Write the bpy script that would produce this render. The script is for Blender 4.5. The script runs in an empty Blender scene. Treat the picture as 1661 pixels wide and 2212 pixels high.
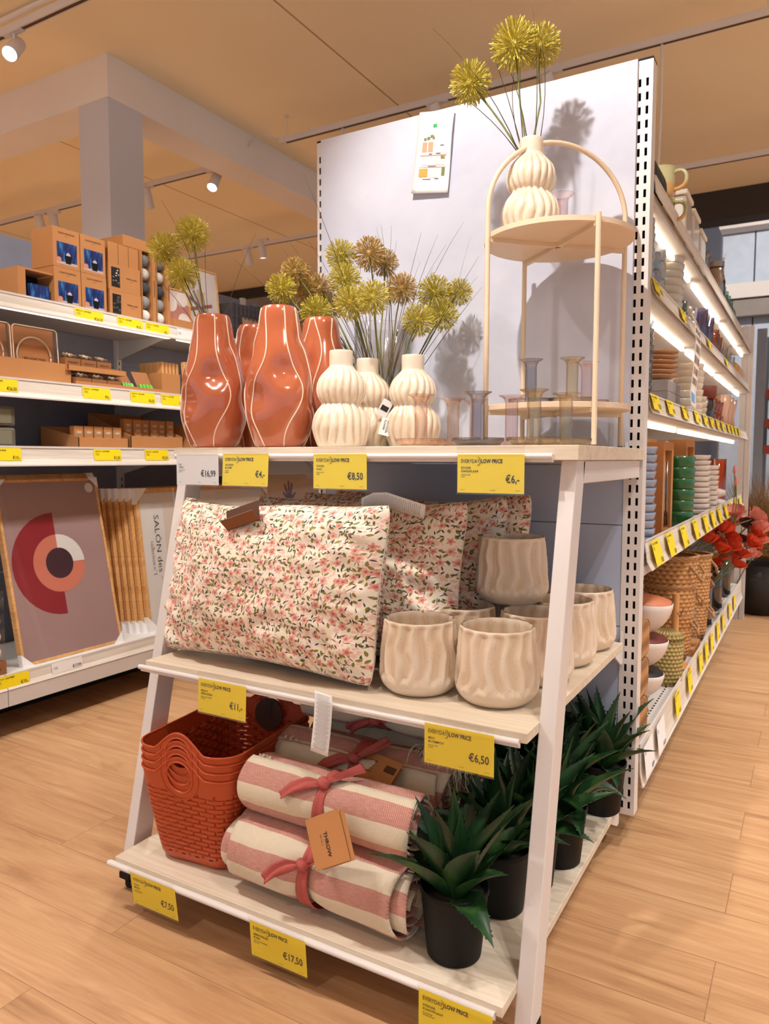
import bpy, math, random
from mathutils import Vector, Matrix, Euler, noise
random.seed(7)
S = bpy.context.scene
COL = S.collection
PI = math.pi
def lin(c):
    return tuple(((x/255)/12.92 if x/255 <= .04045 else ((x/255+.055)/1.055)**2.4) for x in c) + (1,)

# ------------------------------------------------------------------ camera
CAMP = Vector((1.3671, -2.1072, 1.0158)); YAW, PITCH, ROLL, FPX = -.5235, -.0724, .0015, 1606.4
_cy, _sy, _cp, _sp = math.cos(YAW), math.sin(YAW), math.cos(PITCH), math.sin(PITCH)
FW = Vector((_sy*_cp, _cy*_cp, _sp)); _r = Vector((_cy, -_sy, 0)); _u = _r.cross(FW)
RT = math.cos(ROLL)*_r + math.sin(ROLL)*_u; UP = -math.sin(ROLL)*_r + math.cos(ROLL)*_u
cd = bpy.data.cameras.new('camera'); cam = bpy.data.objects.new('camera', cd); COL.objects.link(cam)
cd.sensor_fit = 'VERTICAL'; cd.sensor_height = 36; cd.lens = FPX*36/2212; cd.clip_start = .05; cd.clip_end = 60
cam.matrix_world = Matrix(((RT.x, UP.x, -FW.x, CAMP.x), (RT.y, UP.y, -FW.y, CAMP.y), (RT.z, UP.z, -FW.z, CAMP.z), (0, 0, 0, 1)))
cd.dof.use_dof = True; cd.dof.focus_distance = 1.75; cd.dof.aperture_fstop = 6.3
S.camera = cam
def ray(px, py): return FW + RT*((px-830.5)/FPX) + UP*((1106-py)/FPX)
def on_x(px, py, x): d = ray(px, py); return CAMP + d*((x-CAMP.x)/d.x)
def on_y(px, py, y): d = ray(px, py); return CAMP + d*((y-CAMP.y)/d.y)
def on_z(px, py, z): d = ray(px, py); return CAMP + d*((z-CAMP.z)/d.z)
def at_d(px, py, dep): return CAMP + ray(px, py)*dep

# ------------------------------------------------------------------ world, exposure
S.view_settings.view_transform = 'Standard'; S.view_settings.look = 'None'
S.view_settings.exposure = 0.12; S.view_settings.gamma = 1; S.view_settings.use_curve_mapping = False
w = bpy.data.worlds.new('world'); S.world = w; w.use_nodes = True
w.node_tree.nodes['Background'].inputs[0].default_value = (.86, .92, 1.0, 1)
w.node_tree.nodes['Background'].inputs[1].default_value = .62
# spotlights: each shines from a track lamp built below (position, aim, watts, cone deg, blend)
FZ = -.082   # floor level
TRACK_Y = (-1.42, .24, 1.9, 3.56)
SPOTS = [  # x, y, z, aim, W, cone, blend
 (.55, -1.42, 2.98, (.62, -.05, 1.45), 150, 60, .6),
 (-.75, -1.42, 2.98, (.15, -.75, .75), 75, 66, .6),
 (1.75, -1.42, 2.98, (.75, -.75, .8), 50, 58, .7),
 (-.3, -1.42, 2.98, (-1.5, .1, 1.2), 85, 70, .7),
 (-.2, .24, 3.0, (-1.45, .5, 1.3), 55, 66, .7),
 (2.1, .24, 3.0, (1.5, .7, 0), 95, 62, .5),
 (1.9, 1.9, 3.0, (.98, 1.6, .5), 70, 66, .6),
 (1.9, -1.42, 2.98, (1.8, -.2, 0), 60, 60, .6),
 (-.4, .24, 3.0, (-.7, .6, 0), 110, 85, .8),  # wide floor spots from here on, added so their bounce brightens the ceiling
 (-1.0, -1.42, 2.98, (-.6, -1.0, 0), 100, 85, .8),
 (2.4, -1.42, 2.98, (1.9, -2.2, 0), 110, 85, .8),
 (1.6, 6.4, 4.45, (1.0, 9.6, 2.2), 420, 120, .8),  # pair added to brighten the poorly lit back hall
 (-2.2, 6.4, 4.45, (-2.6, 9.6, 2.2), 300, 120, .8),
 (3.2, -3.1, 3.0, (3.2, -3.3, 0), 260, 110, .8),  # remaining spots added over outlying floor, lifting the ceiling by bounce
 (3.4, 0.24, 3.0, (3.4, 0.2, 0), 260, 110, .8),
 (3.4, 1.9, 3.0, (3.4, 2.2, 0), 260, 110, .8),
 (-3.6, -1.42, 3.0, (-3.6, -1.6, 0), 260, 110, .8),
 (-4.6, 0.24, 3.0, (-4.6, 0.4, 0), 260, 110, .8),
 (-4.2, 2.02, 3.0, (-4.2, 2.4, 0), 260, 110, .8),
 (0, -3.1, 3.0, (0, -3.6, 0), 260, 110, .8),
 (-2.6, -3.1, 3.0, (-2.6, -3.4, 0), 260, 110, .8),
 (-3.2, 3.5, 3.0, (-3.2, 3.9, 0), 260, 110, .8),
 (2.4, 3.5, 3.0, (2.4, 3.8, 0), 260, 110, .8),
]

# ------------------------------------------------------------------ materials
MATS = {}
class NT:
    def __init__(s, name):
        s.m = bpy.data.materials.new(name); s.m.use_nodes = True; s.t = s.m.node_tree; s.n = s.t.nodes; s.l = s.t.links
        s.b = s.n['Principled BSDF']; s.out = s.n['Material Output']
    def new(s, typ, **kw):
        n = s.n.new(typ)
        for k, v in kw.items(): setattr(n, k, v)
        return n
    def put(s, inp, v):
        if hasattr(v, 'links') or isinstance(v, bpy.types.NodeSocket): s.l.new(v, inp)
        else: inp.default_value = v
    def math(s, op, a, b=0.0, c=None):
        n = s.new('ShaderNodeMath', operation=op); s.put(n.inputs[0], a); s.put(n.inputs[1], b)
        if c is not None: s.put(n.inputs[2], c)
        return n.outputs[0]
    def vmath(s, op, a, b=(0, 0, 0)):
        n = s.new('ShaderNodeVectorMath', operation=op); s.put(n.inputs[0], a)
        if op == 'SCALE': s.put(n.inputs[3], b)
        else: s.put(n.inputs[1], b)
        return n.outputs['Value'] if op in ('LENGTH', 'DOT_PRODUCT') else n.outputs[0]
    def mix(s, f, a, b):
        n = s.new('ShaderNodeMix', data_type='RGBA'); s.put(n.inputs[0], f); s.put(n.inputs[6], a); s.put(n.inputs[7], b)
        return n.outputs[2]
    def coord(s, kind='Object', scale=(1, 1, 1)):
        c = s.new('ShaderNodeTexCoord').outputs[kind]
        return s.vmath('MULTIPLY', c, scale)
    def noise(s, vec, scale=5, detail=3, rough=.5, dist=0):
        n = s.new('ShaderNodeTexNoise'); s.l.new(vec, n.inputs['Vector'])
        n.inputs['Scale'].default_value = scale; n.inputs['Detail'].default_value = detail
        n.inputs['Roughness'].default_value = rough; n.inputs['Distortion'].default_value = dist
        return n.outputs['Fac']
    def ramp(s, f, stops):
        n = s.new('ShaderNodeValToRGB'); s.put(n.inputs[0], f); e = n.color_ramp.elements
        while len(e) < len(stops): e.new(.5)
        for i, (p, c) in enumerate(stops): e[i].position = p; e[i].color = c
        return n.outputs[0]
    def base(s, c): s.put(s.b.inputs['Base Color'], c)
    def rough(s, r): s.put(s.b.inputs['Roughness'], r)
    def bump(s, h, strength=.3, dist=.002):
        n = s.new('ShaderNodeBump'); n.inputs['Strength'].default_value = strength; n.inputs['Distance'].default_value = dist
        s.l.new(h, n.inputs['Height']); s.l.new(n.outputs[0], s.b.inputs['Normal'])
def pm(name, c, rough=.5, metal=0, var=.06, vs=8, bump=0, bs=200, coat=0, spec=.5, trans=0, emit=0):
    if name in MATS: return MATS[name]
    t = NT(name); col = lin(c)
    if var:
        f = t.noise(t.coord(), vs, 3)
        lo = tuple(x*(1-var) for x in col[:3])+(1,); hi = tuple(min(1, x*(1+var)) for x in col[:3])+(1,)
        t.base(t.ramp(f, [(.3, lo), (.7, hi)]))
    else: t.base(col)
    t.rough(rough); t.b.inputs['Metallic'].default_value = metal; t.b.inputs['Specular IOR Level'].default_value = spec
    if coat: t.b.inputs['Coat Weight'].default_value = coat; t.b.inputs['Coat Roughness'].default_value = .06
    if bump: t.bump(t.noise(t.coord(), bs, 2), bump)
    if trans: t.b.inputs['Transmission Weight'].default_value = trans
    if emit: t.b.inputs['Emission Color'].default_value = col; t.b.inputs['Emission Strength'].default_value = emit
    MATS[name] = t.m; return t.m
def glass(name, c, edge, k=.35):
    """thin tinted glass: tinted see-through, glossy at grazing angles"""
    t = NT(name); lw = t.new('ShaderNodeLayerWeight'); lw.inputs[0].default_value = .5
    tr = t.new('ShaderNodeBsdfTransparent'); t.put(tr.inputs[0], t.mix(t.math('POWER', lw.outputs['Facing'], 3.4), lin(c), lin(edge)))
    gl = t.new('ShaderNodeBsdfGlossy'); gl.inputs['Roughness'].default_value = .03
    l2 = t.new('ShaderNodeLayerWeight'); l2.inputs[0].default_value = .5
    mx = t.new('ShaderNodeMixShader'); t.put(mx.inputs[0], t.math('ADD', .10, t.math('MULTIPLY', t.math('POWER', l2.outputs['Facing'], 4.0), .7)))
    t.l.new(tr.outputs[0], mx.inputs[1]); t.l.new(gl.outputs[0], mx.inputs[2]); t.l.new(mx.outputs[0], t.out.inputs[0])
    return t.m
def wood(name, a, b, axis=0, scale=1.0, rough=.5, bump=.15):
    t = NT(name); sc = [38, 38, 38]; sc[axis] = 1.6
    v = t.coord('Object', tuple(x*scale for x in sc))
    f = t.noise(v, 1.0, 6, .62, .9)
    f2 = t.noise(v, 4.0, 3, .5, .2)
    t.base(t.ramp(t.math('ADD', t.math('MULTIPLY', f, .7), t.math('MULTIPLY', f2, .3)), [(.36, lin(a)), (.62, lin(b))]))
    t.rough(rough); t.bump(f, bump, .001); return t.m

M_white = pm('white_powder_coat', (222, 216, 214), .42, var=.02)
M_metal = pm('shelf_metal_white', (214, 210, 208), .45, var=.03)
M_ash = wood('ash_shelf_board', (206, 190, 168), (226, 213, 194), 0)
M_ashy = wood('ash_shelf_board_lengthwise', (206, 190, 168), (226, 213, 194), 1)
M_lip = wood('whitewashed_lip', (208, 198, 186), (232, 224, 214), 1)
M_oak = wood('oak_frame', (196, 142, 84), (224, 176, 118), 2, .7)
M_beech = wood('beech', (205, 140, 80), (228, 168, 104), 2, .6)
M_black = pm('black_plastic', (12, 12, 13), .6, var=.1, spec=.25)
M_dark = pm('dark_void', (14, 14, 18), .8, var=0)
M_bluegrey = pm('bluegrey_metal_panel', (178, 190, 216), .5, var=.02)
M_card = pm('kraft_card', (190, 132, 80), .75, var=.05, vs=6, bump=.08, bs=300)
M_cardd = pm('kraft_card_dark', (150, 98, 58), .8, var=.06, bump=.08)
M_print = pm('printed_ink', (38, 34, 30), .7, var=0)
M_grayprint = pm('faint_ink', (120, 112, 104), .7, var=0)
M_paper = pm('white_paper', (238, 236, 236), .7, var=.02)
M_yellow = pm('yellow_card', (247, 222, 24), .55, var=.02)
M_led = pm('led_bar', (255, 238, 214), .5, var=0, emit=3.5)
M_lamp = pm('lamp_lens', (255, 246, 232), .5, var=0, emit=14)
M_clear = glass('clear_plastic', (252, 252, 252), (236, 236, 240))
M_glass = glass('clear_glass', (252, 253, 253), (222, 230, 230))
M_terra = pm('terracotta_glaze', (178, 94, 62), .16, var=.10, vs=9, coat=.9)
M_cream = pm('cream_line_glaze', (240, 214, 190), .2, var=0, coat=.7)

# floor: oak planks running across the aisle
def floor_mat():
    t = NT('oak_plank_floor'); c = t.coord('Object')
    br = t.new('ShaderNodeTexBrick'); t.l.new(c, br.inputs['Vector'])
    br.offset = .37; br.inputs['Scale'].default_value = 1; br.inputs['Brick Width'].default_value = 1.22
    br.inputs['Row Height'].default_value = .2; br.inputs['Mortar Size'].default_value = .0012
    br.inputs['Color1'].default_value = (.0, .0, .0, 1); br.inputs['Color2'].default_value = (1, 1, 1, 1); br.inputs['Mortar'].default_value = (.5, .5, .5, 1)
    off = t.vmath('SCALE', br.outputs['Color'], 3.7)
    g = t.vmath('MULTIPLY', t.vmath('ADD', c, off), (1.5, 15, 1))
    f = t.noise(g, 1.0, 6, .62, 1.6); f2 = t.noise(t.vmath('MULTIPLY', c, (4, 110, 1)), 1.0, 3, .6, .3)
    big = t.noise(t.vmath('MULTIPLY', c, (.8, 3, 1)), 1.0, 2)
    h = t.math('ADD', t.math('MULTIPLY', f, .62), t.math('ADD', t.math('MULTIPLY', f2, .2), t.math('MULTIPLY', big, .18)))
    col = t.ramp(h, [(.33, lin((154, 112, 78))), (.47, lin((186, 143, 102))), (.64, lin((208, 168, 126)))])
    pl = t.mix(t.math('MULTIPLY', br.outputs['Color'], .22), col, lin((180, 134, 98)))
    pl = t.mix(t.math('MULTIPLY', br.outputs['Fac'], .55), pl, lin((110, 72, 46)))
    t.base(pl); t.rough(t.math('ADD', .36, t.math('MULTIPLY', f2, .16))); t.bump(h, .12, .002); return t.m
M_floor = floor_mat()
def ceil_mat():
    t = NT('ceiling_board'); c = t.coord('Object')
    f = t.noise(c, .9, 4)
    br = t.new('ShaderNodeTexBrick'); t.l.new(t.vmath('ADD', c, (.99, .2, 0)), br.inputs['Vector']); br.offset = 0
    br.inputs['Brick Width'].default_value = 2.32; br.inputs['Row Height'].default_value = 60; br.inputs['Scale'].default_value = 1
    br.inputs['Mortar Size'].default_value = .006
    t.base(t.mix(br.outputs['Fac'], t.ramp(f, [(.3, lin((251, 231, 192))), (.7, lin((254, 239, 206)))]), lin((190, 154, 116)))); t.rough(.8); return t.m
M_ceil = ceil_mat()
M_plaster = pm('plaster_offwhite', (206, 196, 190), .8, var=.03, vs=2)
M_beam = pm('beam_paint', (242, 234, 228), .8, var=.03, vs=2)
def concrete_mat():
    t = NT('pale_concrete_board'); c = t.coord('Object')
    f = t.noise(c, 3.2, 5, .6, .6); f2 = t.noise(t.vmath('MULTIPLY', c, (1, 1, 2.2)), 1.3, 3, .5, 1)
    t.base(t.ramp(t.math('ADD', t.math('MULTIPLY', f, .5), t.math('MULTIPLY', f2, .5)), [(.35, lin((188, 191, 208))), (.65, lin((213, 215, 229)))]))
    t.rough(.75); return t.m
M_conc = concrete_mat()

# ------------------------------------------------------------------ mesh builder
class B:
    def __init__(s): s.v = []; s.f = []; s.mi = []; s.uv = {}
    def add(s, vs, fs, mi=0, uvs=None):
        o = len(s.v); s.v += [tuple(v) for v in vs]
        for k, f in enumerate(fs):
            if uvs is not None: s.uv[len(s.f)] = uvs[k]
            s.f.append([i+o for i in f]); s.mi.append(mi)
        return s
    def box(s, x0, x1, y0, y1, z0, z1, mi=0, M=None):
        v = [Vector((x, y, z)) for z in (z0, z1) for y in (y0, y1) for x in (x0, x1)]
        if M: v = [M @ p for p in v]
        return s.add(v, [(0, 2, 3, 1), (4, 5, 7, 6), (0, 1, 5, 4), (2, 6, 7, 3), (0, 4, 6, 2), (1, 3, 7, 5)], mi)
    def hexa(s, v, mi=0): return s.add(v, [(0, 2, 3, 1), (4, 5, 7, 6), (0, 1, 5, 4), (2, 6, 7, 3), (0, 4, 6, 2), (1, 3, 7, 5)], mi)
    def bar(s, a, b, w, h, up=(0, 0, 1), mi=0):
        a, b = Vector(a), Vector(b); d = (b-a).normalized(); u = Vector(up); sd = d.cross(u).normalized(); u = sd.cross(d)
        v = [p+sd*(i*w/2)+u*(j*h/2) for p in (a, b) for j in (-1, 1) for i in (-1, 1)]
        return s.hexa(v, mi)
    def grid(s, fn, nu, nv, cu=False, cv=False, mi=0, uvfn=None, keep=None):
        U = nu if cu else nu+1; V = nv if cv else nv+1
        vs = [fn(i/nu, j/nv) for j in range(V) for i in range(U)]
        fs = []; uvs = []
        for j in range(nv):
            for i in range(nu):
                if keep and not keep((i+.5)/nu, (j+.5)/nv): continue
                i1 = (i+1) % U; j1 = (j+1) % V
                fs.append((j*U+i, j*U+i1, j1*U+i1, j1*U+i))
                if uvfn: uvs.append([uvfn(a/nu, b/nv) for a, b in ((i, j), (i+1, j), (i+1, j+1), (i, j+1))])
        return s.add(vs, fs, mi, uvs if uvfn else None)
    def lathe(s, prof, n=32, c=(0, 0, 0), rf=None, mi=0, M=None):
        c = Vector(c); P = []
        for r, z in prof:
            for k in range(n):
                a = 2*PI*k/n; rr = r*(rf(a, z) if rf else 1); p = Vector((rr*math.cos(a), rr*math.sin(a), z))
                P.append((M @ p if M else p)+c)
        fs = [(j*n+k, j*n+(k+1) % n, (j+1)*n+(k+1) % n, (j+1)*n+k) for j in range(len(prof)-1) for k in range(n)]
        s.add(P, fs, mi)
        o = len(s.v)-len(P)
        if prof[0][0] > 1e-5 and prof[0][0] < 9: s.f.append([o+k for k in range(n)][::-1]); s.mi.append(mi)
        return s
    def cap(s, prof_r, z, n=32, mi=0):
        s.add([(prof_r*math.cos(2*PI*k/n), prof_r*math.sin(2*PI*k/n), z) for k in range(n)], [list(range(n))], mi); return s
    def tube(s, pts, r, n=8, mi=0, closed=False, cap=True):
        P = [Vector(p) for p in pts]; N = len(P); rs = r if isinstance(r, (list, tuple)) else [r]*N
        rings = []; ref = None
        for i in range(N):
            d = (P[(i+1) % N]-P[i-1]) if closed else (P[min(i+1, N-1)]-P[max(i-1, 0)])
            d = d.normalized() if d.length > 1e-9 else Vector((0, 0, 1))
            if ref is None: ref = Vector((0, 0, 1)) if abs(d.z) < .9 else Vector((1, 0, 0))
            sd = d.cross(ref).normalized(); u = sd.cross(d).normalized(); ref = u
            rings.append([P[i]+sd*(rs[i]*math.cos(2*PI*k/n))+u*(rs[i]*math.sin(2*PI*k/n)) for k in range(n)])
        vs = [p for rg in rings for p in rg]; fs = []
        for i in range(N if closed else N-1):
            a = i*n; b = ((i+1) % N)*n
            for k in range(n): fs.append((a+k, a+(k+1) % n, b+(k+1) % n, b+k))
        if cap and not closed: fs.append(list(range(n))[::-1]); fs.append([(N-1)*n+k for k in range(n)])
        return s.add(vs, fs, mi)
    def sphere(s, c, r, n=12, m=8, mi=0, sc=(1, 1, 1), rf=None):
        c = Vector(c)
        def fn(u, v):
            a = 2*PI*u; b = PI*(v*.998+.001)-PI/2; q = rf(a, b) if rf else 1
            return c+Vector((math.cos(b)*math.cos(a)*sc[0], math.cos(b)*math.sin(a)*sc[1], math.sin(b)*sc[2]))*r*q
        return s.grid(fn, n, m, cu=True, mi=mi)
    def mesh(s, name, mats, smooth=False, attr=None):
        me = bpy.data.meshes.new(name); me.from_pydata(s.v, [], s.f)
        for m in (mats if isinstance(mats, (list, tuple)) else [mats]): me.materials.append(m)
        for i, p in enumerate(me.polygons):
            p.material_index = s.mi[i]; p.use_smooth = bool(smooth)
        if s.uv:
            L = me.uv_layers.new(name='uv').data
            for i, p in enumerate(me.polygons):
                if i in s.uv:
                    for k, li in enumerate(p.loop_indices): L[li].uv = s.uv[i][k]
        if attr is not None:
            A = me.attributes.new('groove', 'FLOAT', 'POINT')
            for i, v in enumerate(s.v): A.data[i].value = attr(*v)
        if smooth == 2: me.set_sharp_from_angle(angle=.6)
        me.update(); return me
def put(me, name, parent=None, label=None, bevel=0, solid=0, sub=0, wn=False):
    o = bpy.data.objects.new(name, me); COL.objects.link(o)
    if parent: o.parent = parent
    if label: o['label'] = label
    if solid: m = o.modifiers.new('t', 'SOLIDIFY'); m.thickness = solid; m.offset = 0
    if sub: m = o.modifiers.new('s', 'SUBSURF'); m.levels = sub; m.render_levels = sub
    if bevel: m = o.modifiers.new('b', 'BEVEL'); m.width = bevel; m.segments = 2; m.limit_method = 'ANGLE'; m.angle_limit = .7
    return o
def part(b, name, mats, parent=None, smooth=False, **kw): return put(b.mesh(name, mats, smooth), name, parent, **kw)
def tag(o, label, cat, group=None):
    o['label'] = label; o['category'] = cat
    if group: o['group'] = group
    return o
def thing(name, label, cat, loc=(0, 0, 0), rz=0, group=None, rot=None):
    o = bpy.data.objects.new(name, None); COL.objects.link(o); o.location = loc
    o.rotation_euler = rot if rot else (0, 0, rz); o.empty_display_size = .02
    return tag(o, label, cat, group)
def solo(b, name, mats, label, cat, loc=(0, 0, 0), rz=0, group=None, rot=None, **kw):
    o = part(b, name, mats, None, **kw); o.location = loc; o.rotation_euler = rot if rot else (0, 0, rz)
    return tag(o, label, cat, group)
def dup(o, loc=None, rz=None, label=None, group=None, scale=None, rot=None):
    def cp(x, par):
        c = x.copy(); COL.objects.link(c)
        if par: c.parent = par
        for ch in x.children: cp(ch, c)
        return c
    r = cp(o, None)
    if loc is not None: r.location = loc
    if rz is not None: r.rotation_euler = (0, 0, rz)
    if rot is not None: r.rotation_euler = rot
    if label: r['label'] = label
    if group: r['group'] = group
    if scale: r.scale = scale if isinstance(scale, (tuple, list)) else (scale,)*3
    return r
def struct(name, b, mats, **kw):
    o = part(b, name, mats, None, **kw); o['kind'] = 'structure'; return o
# lettering: list of (string, x, y, size, bold, align) -> one mesh in the local XY plane
_tx = {}
def glyphs(s, bold, al):
    k = (s, bold, al)
    if k not in _tx:
        cu = bpy.data.curves.new('t', 'FONT'); cu.body = s; cu.size = 1; cu.align_x = al; cu.resolution_u = 2
        cu.offset = (.028*bold) if bold > 0 else (-.012 if bold < 0 else .004)
        ob = bpy.data.objects.new('t', cu); COL.objects.link(ob); bpy.context.view_layer.update()
        dg = bpy.context.evaluated_depsgraph_get(); me = bpy.data.meshes.new_from_object(ob.evaluated_get(dg))
        _tx[k] = ([tuple(v.co) for v in me.vertices], [tuple(p.vertices) for p in me.polygons])
        bpy.data.objects.remove(ob); bpy.data.curves.remove(cu); bpy.data.meshes.remove(me)
    return _tx[k]
def letter(b, items, off=.0006, M=None, sx=1.0, mi=0):
    for it in items:
        s, x, y, size = it[:4]; bold = it[4] if len(it) > 4 else 0; al = it[5] if len(it) > 5 else 'LEFT'; q = it[6] if len(it) > 6 else sx
        vs, fs = glyphs(s, bold, al)
        vs = [Vector((x+v[0]*size*q, y+v[1]*size, off)) for v in vs]
        if M: vs = [M @ v for v in vs]
        b.add(vs, fs, mi)
    return b
# ================================================================== SETTING
CZ = 3.232
struct('floor', B().box(-7.5, 6, -6, 9.6, FZ-.05, FZ), M_floor)
struct('ceiling', B().box(-7.5, 6, -6, 4.76, CZ, CZ+.1).box(-7.5, -.9, 4.76, 5.6, CZ, CZ+.1), M_ceil)
b = B().box(-.9, 6, 4.76, 4.96, 2.99, CZ+.1).box(-7.5, -.9, 5.6, 5.7, 3.12, CZ+.1); struct('trim_1', b, pm('dark_beam', (52, 46, 44), .7))
struct('ceiling', B().box(-7.5, 6, 4.96, 9.6, 4.7, 4.8), pm('hall_ceiling', (120, 104, 92), .8))
struct('wall_left', B().box(-7.6, -7.5, -6, 9.6, FZ, 4.8), pm('left_wall_paint', (196, 166, 138), .85))
b = B()
for i in range(12): b.box(-7.5+i*1.15, -7.5+(i+1)*1.15-.02, 9.6, 9.66, FZ, 4.8)
b.box(-7.5, 6.3, 9.66, 9.7, FZ, 4.8, 1)
struct('wall_back', b, [pm('back_wall_panel', (176, 184, 198), .7), pm('panel_seam', (120, 124, 134), .8)])
b = B().box(-7.5, 6, 9.35, 9.58, 3.22, 3.42).box(-7.5, 6, 9.3, 9.58, 4.16, 4.24); struct('trim_2', b, M_plaster)
b = B().box(-7.5, 6, 9.4, 9.58, 2.98, 3.2); struct('trim_3', b, pm('grey_duct', (128, 116, 108), .6))
# column and the L-shaped beam it carries
struct('trim_4', B().box(-2.325, -2.08, .81, 1.055, FZ, 3.0), pm('column_paint', (214, 214, 222), .75, var=.02, vs=2), bevel=.003)
b = B().box(-2.33, -2.08, .81, 7, 3.0, CZ).box(-7.5, -2.33, .81, 1.06, 3.0, CZ)
struct('trim_5', b, M_beam)
struct('trim_6', B().tube([(-3.3, 1.04-.72, CZ-.02), (-7, .32, CZ-.02)], .012).tube([(-3.3, .32, CZ-.02), (1.8, .32, CZ-.02)], .012), M_beam)

def track(x0, x1, y, z, hangers, label):
    t = thing('lighting_track', label, 'lighting track', ((x0+x1)/2, y, z)); L = (x1-x0)/2
    b = B().box(-L, L, -.018, .018, 0, .036); part(b, 'rail', M_white, t, bevel=.002)
    part(B().box(-L+.05, L-.05, -.008, .008, -.0015, .0005), 'slot', pm('track_slot', (90, 66, 50), .8), t)
    for hx in hangers: part(B().tube([(hx-(x0+x1)/2, 0, .034), (hx-(x0+x1)/2, 0, CZ-z)], .0025, 6).lathe([(.0, 0), (.012, 0), (.012, .012), (0, .012)], 10, c=(hx-(x0+x1)/2, 0, CZ-z-.012)), 'hanger', M_metal, t)
    return t
track(-5.2, 4.0, .24, 3.06, (-2.3, -1.2, .2, 1.6), 'white lighting track nearest the viewer, crossing the top left corner')
track(-1.735, 4.0, 1.9, 3.06, (-1.68, -.4, 1.1, 2.4), 'long white lighting track above the grey display panel')
track(-6.2, -2.2, 2.02, 3.06, (-5, -3.2), 'white lighting track passing behind the square column')
track(-5.4, 3.0, 3.5, 3.0, (-4, -2, 0, 2), 'farthest white lighting track, close to the dark beam')
track(-4.2, 4.2, -3.1, 3.04, (-3, -1, 1, 3), 'white lighting track behind the viewer')
track(-4.2, 2.8, -1.42, 3.04, (-1, 0, 1, 2), 'white lighting track over the aisle in front of the display rack')
_cb = B().tube([(-1.735+.0, 1.9, 3.08), (-1.9, 1.93, 3.17), (-2.05, 1.98, 3.17), (-2.14, 2.0, 3.1), (-2.2, 2.02, 3.06)], .006, 8)
solo(_cb, 'power_cable', M_white, 'white looped cable joining two lighting tracks across the beam', 'cable', smooth=True)

LAMP = {}
def lamp(x, y, z, aim, watt, cone=60, blend=.5, label='white track spotlight', group=None):
    """z = pivot under the track"""
    t = thing('track_spotlight', label, 'spotlight', (x, y, z), 0, group)
    if not LAMP:
        LAMP['ad'] = B().box(-.07, .07, -.016, .016, .035, .06).tube([(0, 0, .04), (0, 0, -.012)], .007, 10).mesh('adapter', M_white)
        LAMP['bd'] = B().lathe([(0, .075), (.030, .075), (.034, .07), (.036, 0), (.037, -.075), (.034, -.078), (.032, -.066)], 28).mesh('lamp_body', M_white, True)
        LAMP['ln'] = B().lathe([(0, -.068), (.032, -.068)], 28).mesh('lens', M_lamp)
    put(LAMP['ad'], 'adapter', t)
    if z > 4: part(B().tube([(0, 0, .05), (0, 0, 4.7-z)], .008, 8), 'drop_rod', M_white, t)
    d = (Vector(aim)-Vector((x, y, z))).normalized(); q = (-d).to_track_quat('Z', 'Y')
    bd = put(LAMP['bd'], 'lamp_body', t); bd.rotation_mode = 'QUATERNION'; bd.rotation_quaternion = q; bd.location = (0, 0, -.035)
    put(LAMP['ln'], 'lens', bd)
    if watt:
        l = bpy.data.lights.new('spot_beam', 'SPOT'); l.energy = watt; l.color = (1, .945, .885); l.spot_size = math.radians(cone); l.spot_blend = blend; l.shadow_soft_size = .03
        o = bpy.data.objects.new('spot_beam', l); COL.objects.link(o); o.parent = t; o.rotation_mode = 'QUATERNION'; o.rotation_quaternion = q; o.location = Vector((0, 0, -.035))+d*.085
    return t
for i, (x, y, z, aim, wt, cn, bl) in enumerate(SPOTS):
    lamp(x, y, z, aim, wt, cn, bl, ['white track spotlight aimed at the grey display panel', 'white track spotlight aimed at the front of the display rack', 'white track spotlight aimed at the display rack from the aisle side', 'white track spotlight aimed at the left shelving', 'white track spotlight lighting the boxes on the left shelving', 'white track spotlight pointing down at the aisle floor', 'white track spotlight aimed at the right shelving', 'white track spotlight over the aisle floor beside the viewer', 'added white track spotlight over the floor between panel and left shelving', 'added white track spotlight over the floor left of the display rack', 'added white track spotlight over the floor behind the viewer'][i] if i < 11 else 'added high spotlight brightening the back hall beyond the dark beam' if i < 13 else 'added white track spotlight on the outlying shop floor, brightening the ceiling by bounce', group=None if i < 11 else 'added back hall spotlights' if i < 13 else 'added wide floor spotlights')
p = on_y(30, 85, .24); lamp(p.x, .24, 3.02, (-.9, -1.6, .9), 30, 50, .6, 'lit white spotlight in the top left corner of the photo')
p = on_y(461, 380, 2.02); lamp(-2.42, 2.02, 3.02, (-1.9, .4, .8), 25, 60, .6, 'lit white spotlight hanging right of the square column')
for px, y, z, lab in ((535, 3.5, 2.96, 'small white spotlight on the farthest track, above the framed asterisk print'), (88, 2.02, 3.02, 'white spotlight left of the square column, half behind the stacked boxes'), (320, 2.02, 3.02, 'white spotlight partly hidden behind the square column')):
    p = on_y(px, 500, y); lamp(p.x, y, z, (p.x-.6, y+1.5, 0), 0, label=lab)
for px, lab in ((1187, 'white spotlight seen from behind, under the two highest flower heads'), (945, 'white spotlight seen from behind, above the pinned paper plan')):
    p = on_y(px, 190, 1.9); lamp(p.x, 1.9, 3.02, (p.x+.4, 3.6, 1.0), 18, 70, .6, label=lab)
# pendant cables beyond the display panel
for px, py0, y, lab in ((1430, 85, 1.9, 'thin white cable hanging down behind the slotted upright'), (740, 265, 1.9, 'short white pendant rod on the long track')):
    p = on_y(px, py0, y); z1 = 1.85 if px > 1000 else 2.5
    b = B().tube([(0, 0, 0), (.004, 0, -.3), (-.004, 0, (z1-3.06)*.6), (0, 0, z1-3.06)], .006, 8)
    solo(b, 'pendant_cable', M_white, lab, 'cable', (p.x, y, 3.06))

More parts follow.
